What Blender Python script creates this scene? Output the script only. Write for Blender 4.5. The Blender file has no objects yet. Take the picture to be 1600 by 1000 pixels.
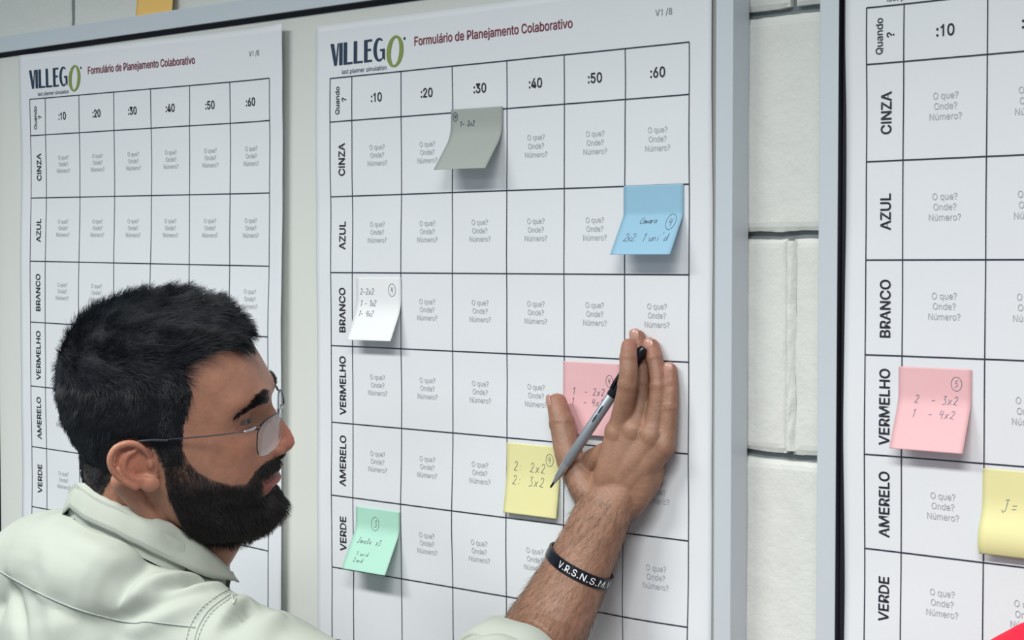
import bpy, bmesh, math, random, json
import numpy as np
from mathutils import Vector, Matrix, noise as mnoise
from mathutils.bvhtree import BVHTree
random.seed(7); rng = np.random.default_rng(7)
SC = bpy.context.scene
COL = SC.collection

# ------------------------------------------------------------------ camera
cam_d = bpy.data.cameras.new('camera'); cam = bpy.data.objects.new('camera', cam_d); COL.objects.link(cam)
cam_d.sensor_width = 36.0; cam_d.lens = 58.5; cam_d.clip_start = 0.05
YAW = math.radians(40.0); PITCH = math.radians(2.03)
cam.location = (1.1586, -1.3808, 1.70)
cam.rotation_euler = (math.pi/2 - PITCH, 0, YAW)
SC.camera = cam
# ------------------------------------------------------------------ world, lights, exposure
w = bpy.data.worlds.new('world'); SC.world = w; w.use_nodes = True
w.node_tree.nodes['Background'].inputs[0].default_value = (0.74, 0.90, 1.0, 1)
w.node_tree.nodes['Background'].inputs[1].default_value = 0.30
def area(name, loc, target, sx, sy, power, color, spread=134):
    d = bpy.data.lights.new(name, 'AREA'); d.shape = 'RECTANGLE'; d.size = sx; d.size_y = sy; d.spread = math.radians(spread); d.energy = power; d.color = color
    o = bpy.data.objects.new(name, d); COL.objects.link(o); o.location = loc
    o.rotation_euler = (Vector(target)-Vector(loc)).to_track_quat('-Z', 'Y').to_euler()
    return o
area('ceiling_panel_near', (1.05, -1.55, 2.95), (1.05, -1.55, 0), 1.2, 0.30, 48, (1.0, 0.985, 0.95))
area('ceiling_panel_far', (-0.75, -1.55, 2.95), (-0.75, -1.55, 0), 1.2, 0.30, 45, (1.0, 0.985, 0.95))
area('ceiling_panel_back', (0.2, -3.6, 2.95), (0.2, -3.0, 0), 1.6, 0.6, 26, (0.93, 0.97, 1.0))
SC.view_settings.view_transform = 'Standard'; SC.view_settings.look = 'None'
SC.view_settings.exposure = 0.07; SC.view_settings.gamma = 1.0; SC.view_settings.use_curve_mapping = False

# ------------------------------------------------------------------ helpers
def mesh_obj(name, verts, faces, mat=None, parent=None, smooth=False, mats=None, fmat=None):
    me = bpy.data.meshes.new(name); me.from_pydata([tuple(map(float, v)) for v in verts], [], [tuple(map(int, f)) for f in faces]); me.update()
    o = bpy.data.objects.new(name, me); COL.objects.link(o)
    for m in (mats or ([mat] if mat else [])): me.materials.append(m)
    if fmat is not None: me.polygons.foreach_set('material_index', np.asarray(fmat, dtype=np.int32))
    if smooth: me.polygons.foreach_set('use_smooth', np.ones(len(me.polygons), dtype=bool))
    if parent: o.parent = parent
    return o
def tag(o, label, cat, group=None, kind=None):
    if label: o['label'] = label
    if cat: o['category'] = cat
    if group: o['group'] = group
    if kind: o['kind'] = kind
    return o
def empty(name, loc=(0, 0, 0)):
    o = bpy.data.objects.new(name, None); COL.objects.link(o); o.location = loc; o.empty_display_size = 0.05
    return o
def child(o, p):      # parent without moving a mesh that is written in world coordinates
    o.parent = p; o.matrix_parent_inverse = Matrix.Translation(p.location).inverted() if p.parent is None else p.matrix_world.inverted()
    return o
class MB:
    def __init__(s): s.v = []; s.f = []; s.m = []
    def add(s, vs, fs, mi=0):
        b = len(s.v); s.v += [tuple(v) for v in vs]; s.f += [tuple(i+b for i in f) for f in fs]; s.m += [mi]*len(fs)
    def box(s, x0, x1, y0, y1, z0, z1, mi=0):
        s.add([(x0,y0,z0),(x1,y0,z0),(x1,y1,z0),(x0,y1,z0),(x0,y0,z1),(x1,y0,z1),(x1,y1,z1),(x0,y1,z1)],
              [(0,3,2,1),(4,5,6,7),(0,1,5,4),(1,2,6,5),(2,3,7,6),(3,0,4,7)], mi)
    def build(s, name, mat=None, parent=None, smooth=False, mats=None):
        return mesh_obj(name, s.v, s.f, mat, parent, smooth, mats, s.m if mats else None)
def bevel(o, w, seg=2):
    m = o.modifiers.new('bevel', 'BEVEL'); m.width = w; m.segments = seg; m.limit_method = 'ANGLE'; return o

def mat(name, col, rough=0.5, metal=0.0, bump=None, var=None, spec=None, sss=0, trans=0, coat=0):
    m = bpy.data.materials.new(name); m.use_nodes = True; nt = m.node_tree; b = nt.nodes['Principled BSDF']
    b.inputs['Base Color'].default_value = (*col, 1); b.inputs['Roughness'].default_value = rough; b.inputs['Metallic'].default_value = metal
    if spec is not None: b.inputs['Specular IOR Level'].default_value = spec
    if sss: b.inputs['Subsurface Weight'].default_value = sss; b.inputs['Subsurface Radius'].default_value = (.01, .004, .002); b.inputs['Subsurface Scale'].default_value = 0.5
    if trans: b.inputs['Transmission Weight'].default_value = trans
    if coat: b.inputs['Coat Weight'].default_value = coat
    tc = nt.nodes.new('ShaderNodeTexCoord')
    if var:     # (scale, amount, second colour)
        n = nt.nodes.new('ShaderNodeTexNoise'); n.inputs['Scale'].default_value = var[0]; n.inputs['Detail'].default_value = 5
        nt.links.new(tc.outputs['Object'], n.inputs['Vector'])
        r = nt.nodes.new('ShaderNodeMapRange'); r.inputs[1].default_value = .35; r.inputs[2].default_value = .65; r.inputs[4].default_value = var[1]
        nt.links.new(n.outputs[0], r.inputs[0])
        x = nt.nodes.new('ShaderNodeMix'); x.data_type = 'RGBA'; x.inputs[6].default_value = (*col, 1); x.inputs[7].default_value = (*var[2], 1)
        nt.links.new(r.outputs[0], x.inputs[0]); nt.links.new(x.outputs[2], b.inputs['Base Color'])
    if bump:    # list of (scale, strength, distance)
        prev = None
        for sc, st, di in bump:
            n = nt.nodes.new('ShaderNodeTexNoise'); n.inputs['Scale'].default_value = sc; n.inputs['Detail'].default_value = 4
            nt.links.new(tc.outputs['Object'], n.inputs['Vector'])
            bp = nt.nodes.new('ShaderNodeBump'); bp.inputs['Strength'].default_value = st; bp.inputs['Distance'].default_value = di
            nt.links.new(n.outputs[0], bp.inputs['Height'])
            if prev: nt.links.new(prev.outputs[0], bp.inputs['Normal'])
            prev = bp
        nt.links.new(prev.outputs[0], b.inputs['Normal'])
    return m
def lin(r, g, b):
    f = lambda c: (c/255/12.92) if c/255 <= .04045 else ((c/255+.055)/1.055)**2.4
    return (f(r), f(g), f(b))

# ------------------------------------------------------------------ materials of the setting and the boards
M_WALL = mat('painted_block', lin(213,215,210), .7, bump=[(700, .3, .0006), (150, .55, .0012), (25, .5, .002)])
M_MORTAR = mat('mortar', lin(120,128,130), .9, bump=[(300, .6, .001)])
M_FLOOR = mat('floor_vinyl', lin(120,122,122), .5, var=(6, .4, lin(105,107,108)))
M_BOARD = mat('whiteboard_enamel', lin(218,221,215), .35, var=(3, .5, lin(213,217,211)), bump=[(6, .08, .002)])
M_ALU = mat('brushed_aluminium', lin(200,209,215), .45, metal=.12, bump=[(400, .05, .0003)])
M_GASKET = mat('black_gasket', lin(10,16,30), .6)
M_PAPER = mat('form_paper', lin(224,228,232), .55, bump=[(7, .12, .004)])
M_INK = mat('black_ink', lin(22,26,40), .6)
M_GRIDINK = mat('grid_ink', lin(38,44,60), .6)
M_PROMPT = mat('grey_ink', lin(180,184,187), .6)
M_TITLE = mat('maroon_ink', lin(120,30,52), .6)
M_GREENINK = mat('grey_green_ink', lin(120,136,120), .6)
M_NAVY = mat('navy_ink', lin(26,52,78), .6)
M_OLIVE = mat('olive_ink', lin(128,148,72), .6)
M_PEN_INK = mat('ballpoint_ink', lin(74,80,100), .6)
M_PEN_INK2 = mat('faint_ink', lin(112,122,128), .6)

# ------------------------------------------------------------------ wall, floor
def build_wall():
    mb = MB(); ch, pl, j = 0.2147, 0.385, 0.0075
    z0 = 1.5105 - 7*ch; x_lo, x_hi = -3.6, 2.9
    Yf, Yj = 0.020, 0.0290
    nz = 13
    for r in range(nz):
        za, zb = z0 + r*ch + j/2, z0 + (r+1)*ch - j/2
        if zb < 0: continue
        za = max(za, 0)
        off = .333 if (r % 2 == 1) else .1405
        k0 = math.floor((x_lo-off)/pl)
        xx = off + k0*pl
        while xx < x_hi:
            xa, xb = max(xx + j/2, x_lo), min(xx + pl - j/2, x_hi)
            xx += pl
            if xb - xa < .01: continue
            near = (-1.1 < xb and xa < .7 and zb > 1.0 and za < 2.4)
            nx, nzz = (84, 48) if near else (2, 2)
            vs, fs = [], []
            for b in range(nzz+1):
                for a in range(nx+1):
                    x = xa + (xb-xa)*a/nx; z = za + (zb-za)*b/nzz
                    y = Yf
                    if near:
                        d = min(x-xa, xb-x, z-za, zb-z)
                        y += .0030*max(0, 1-d/(.009+.004*mnoise.noise(Vector((x*22, z*22, 5)))))**2
                        y += .0011*mnoise.noise(Vector((x*9, z*9, r))) + .0006*mnoise.noise(Vector((x*45, z*45, 3)))
                        e = .0016*mnoise.noise(Vector((x*30, z*30, 8)))+.0008*mnoise.noise(Vector((x*90, z*90, 8)))
                        y += .0009*max(0, mnoise.noise(Vector((x*120, z*120, 4)))-.45)
                        if a in (0, nx): x += e
                        if b in (0, nzz): z += e
                    vs.append((x, y, z))
            n0 = nx+1
            fs = [(b*n0+a, b*n0+a+1, (b+1)*n0+a+1, (b+1)*n0+a) for b in range(nzz) for a in range(nx)]
            # sides back to the mortar
            ring = [a for a in range(nx+1)] + [b*n0+nx for b in range(1, nzz+1)] + [nzz*n0+a for a in range(nx-1, -1, -1)] + [b*n0 for b in range(nzz-1, 0, -1)]
            base = len(vs); vs += [(vs[i][0], Yj+.003, vs[i][2]) for i in ring]; L = len(ring)
            fs += [(ring[i], base+i, base+(i+1) % L, ring[(i+1) % L]) for i in range(L)]
            mb.add(vs, fs, 0)
    # painted-over bead of mortar in the upright joint between the boards
    vs, fs = [], []
    n = 40; za, zb = 1.5165, 1.7195
    for i in range(n+1):
        z = za + (zb-za)*i/n; wob = .0012*mnoise.noise(Vector((z*40, 1, 1)))
        for k in range(7):
            t = (k/6-.5)*2
            vs.append((.3335 + wob + t*.0058, .0215 - .0042*(1-t*t)*(1+.5*mnoise.noise(Vector((z*60, t, 0)))), z))
    fs = [(i*7+k, i*7+k+1, (i+1)*7+k+1, (i+1)*7+k) for i in range(n) for k in range(6)]
    mb.add(vs, fs, 0)
    # mortar bed behind the blocks, and the wall's body
    mb.box(x_lo, x_hi, Yj, .20, 0, 2.79, 1)
    o = mb.build('wall_back', mats=[M_WALL, M_MORTAR], smooth=False)
    tag(o, 'white painted concrete block wall behind the whiteboards', 'wall', kind='structure')
build_wall()
mbf = MB(); mbf.box(-3.6, 2.9, -3.2, .029, -.05, 0); tag(mbf.build('floor', M_FLOOR), 'grey floor of the room', 'floor', kind='structure')

# ------------------------------------------------------------------ whiteboards
def whiteboard(x0, x1, label):
    # x0/x1 = inner edges of the side rails, z0/z1 of the bottom/top rails
    z0, z1, rw, rt = .80, 1.9995, .0200, .0235
    g = .0052
    root = empty('whiteboard', ((x0+x1)/2, .02, z0))
    tag(root, label, 'whiteboard', 'whiteboards on the block wall')
    b = MB(); b.box(x0-.006, x1+.006, 0, .0185, z0-.006, z1+.006); child(b.build('writing_surface', M_BOARD), root)
    b = MB(); b.box(x0-rw, x1+rw, -.0105, .0195, z1, z1+rt); child(bevel(b.build('frame_rail', M_ALU), .0012), root)
    b = MB(); b.box(x0-rw, x1+rw, -.0105, .0195, z0-rt, z0); child(bevel(b.build('frame_rail', M_ALU), .0012), root)
    b = MB(); b.box(x0-rw, x0, -.0105, .0195, z0, z1); child(bevel(b.build('frame_rail', M_ALU), .0012), root)
    b = MB(); b.box(x1, x1+rw, -.0105, .0195, z0, z1); child(bevel(b.build('frame_rail', M_ALU), .0012), root)
    # black gasket: sloped strip round the inside of the frame
    vs = []
    for (dx, y) in ((.0001, -.0098), (.0006, -.0020), (g, -.0004)):
        vs += [(x0+dx, y, z0+dx), (x1-dx, y, z0+dx), (x1-dx, y, z1-dx), (x0+dx, y, z1-dx)]
    vs += [(x0, -.0001, z0), (x1, -.0001, z0), (x1, -.0001, z1), (x0, -.0001, z1)]
    fs = [(4*k+i, 4*k+(i+1) % 4, 4*k+4+(i+1) % 4, 4*k+4+i) for k in range(3) for i in range(4)]
    gk = mesh_obj('gasket', vs, fs, M_GASKET); gk['label'] = 'black rubber strip inside the frame'; child(gk, root)
    return root
BOARD_L = whiteboard(-.9845, .2665, 'wide white board holding two planning forms, behind the bearded man')
BOARD_R = whiteboard(.4005, 1.63, 'white board at the right edge, beyond the strip of bare block wall')

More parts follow.
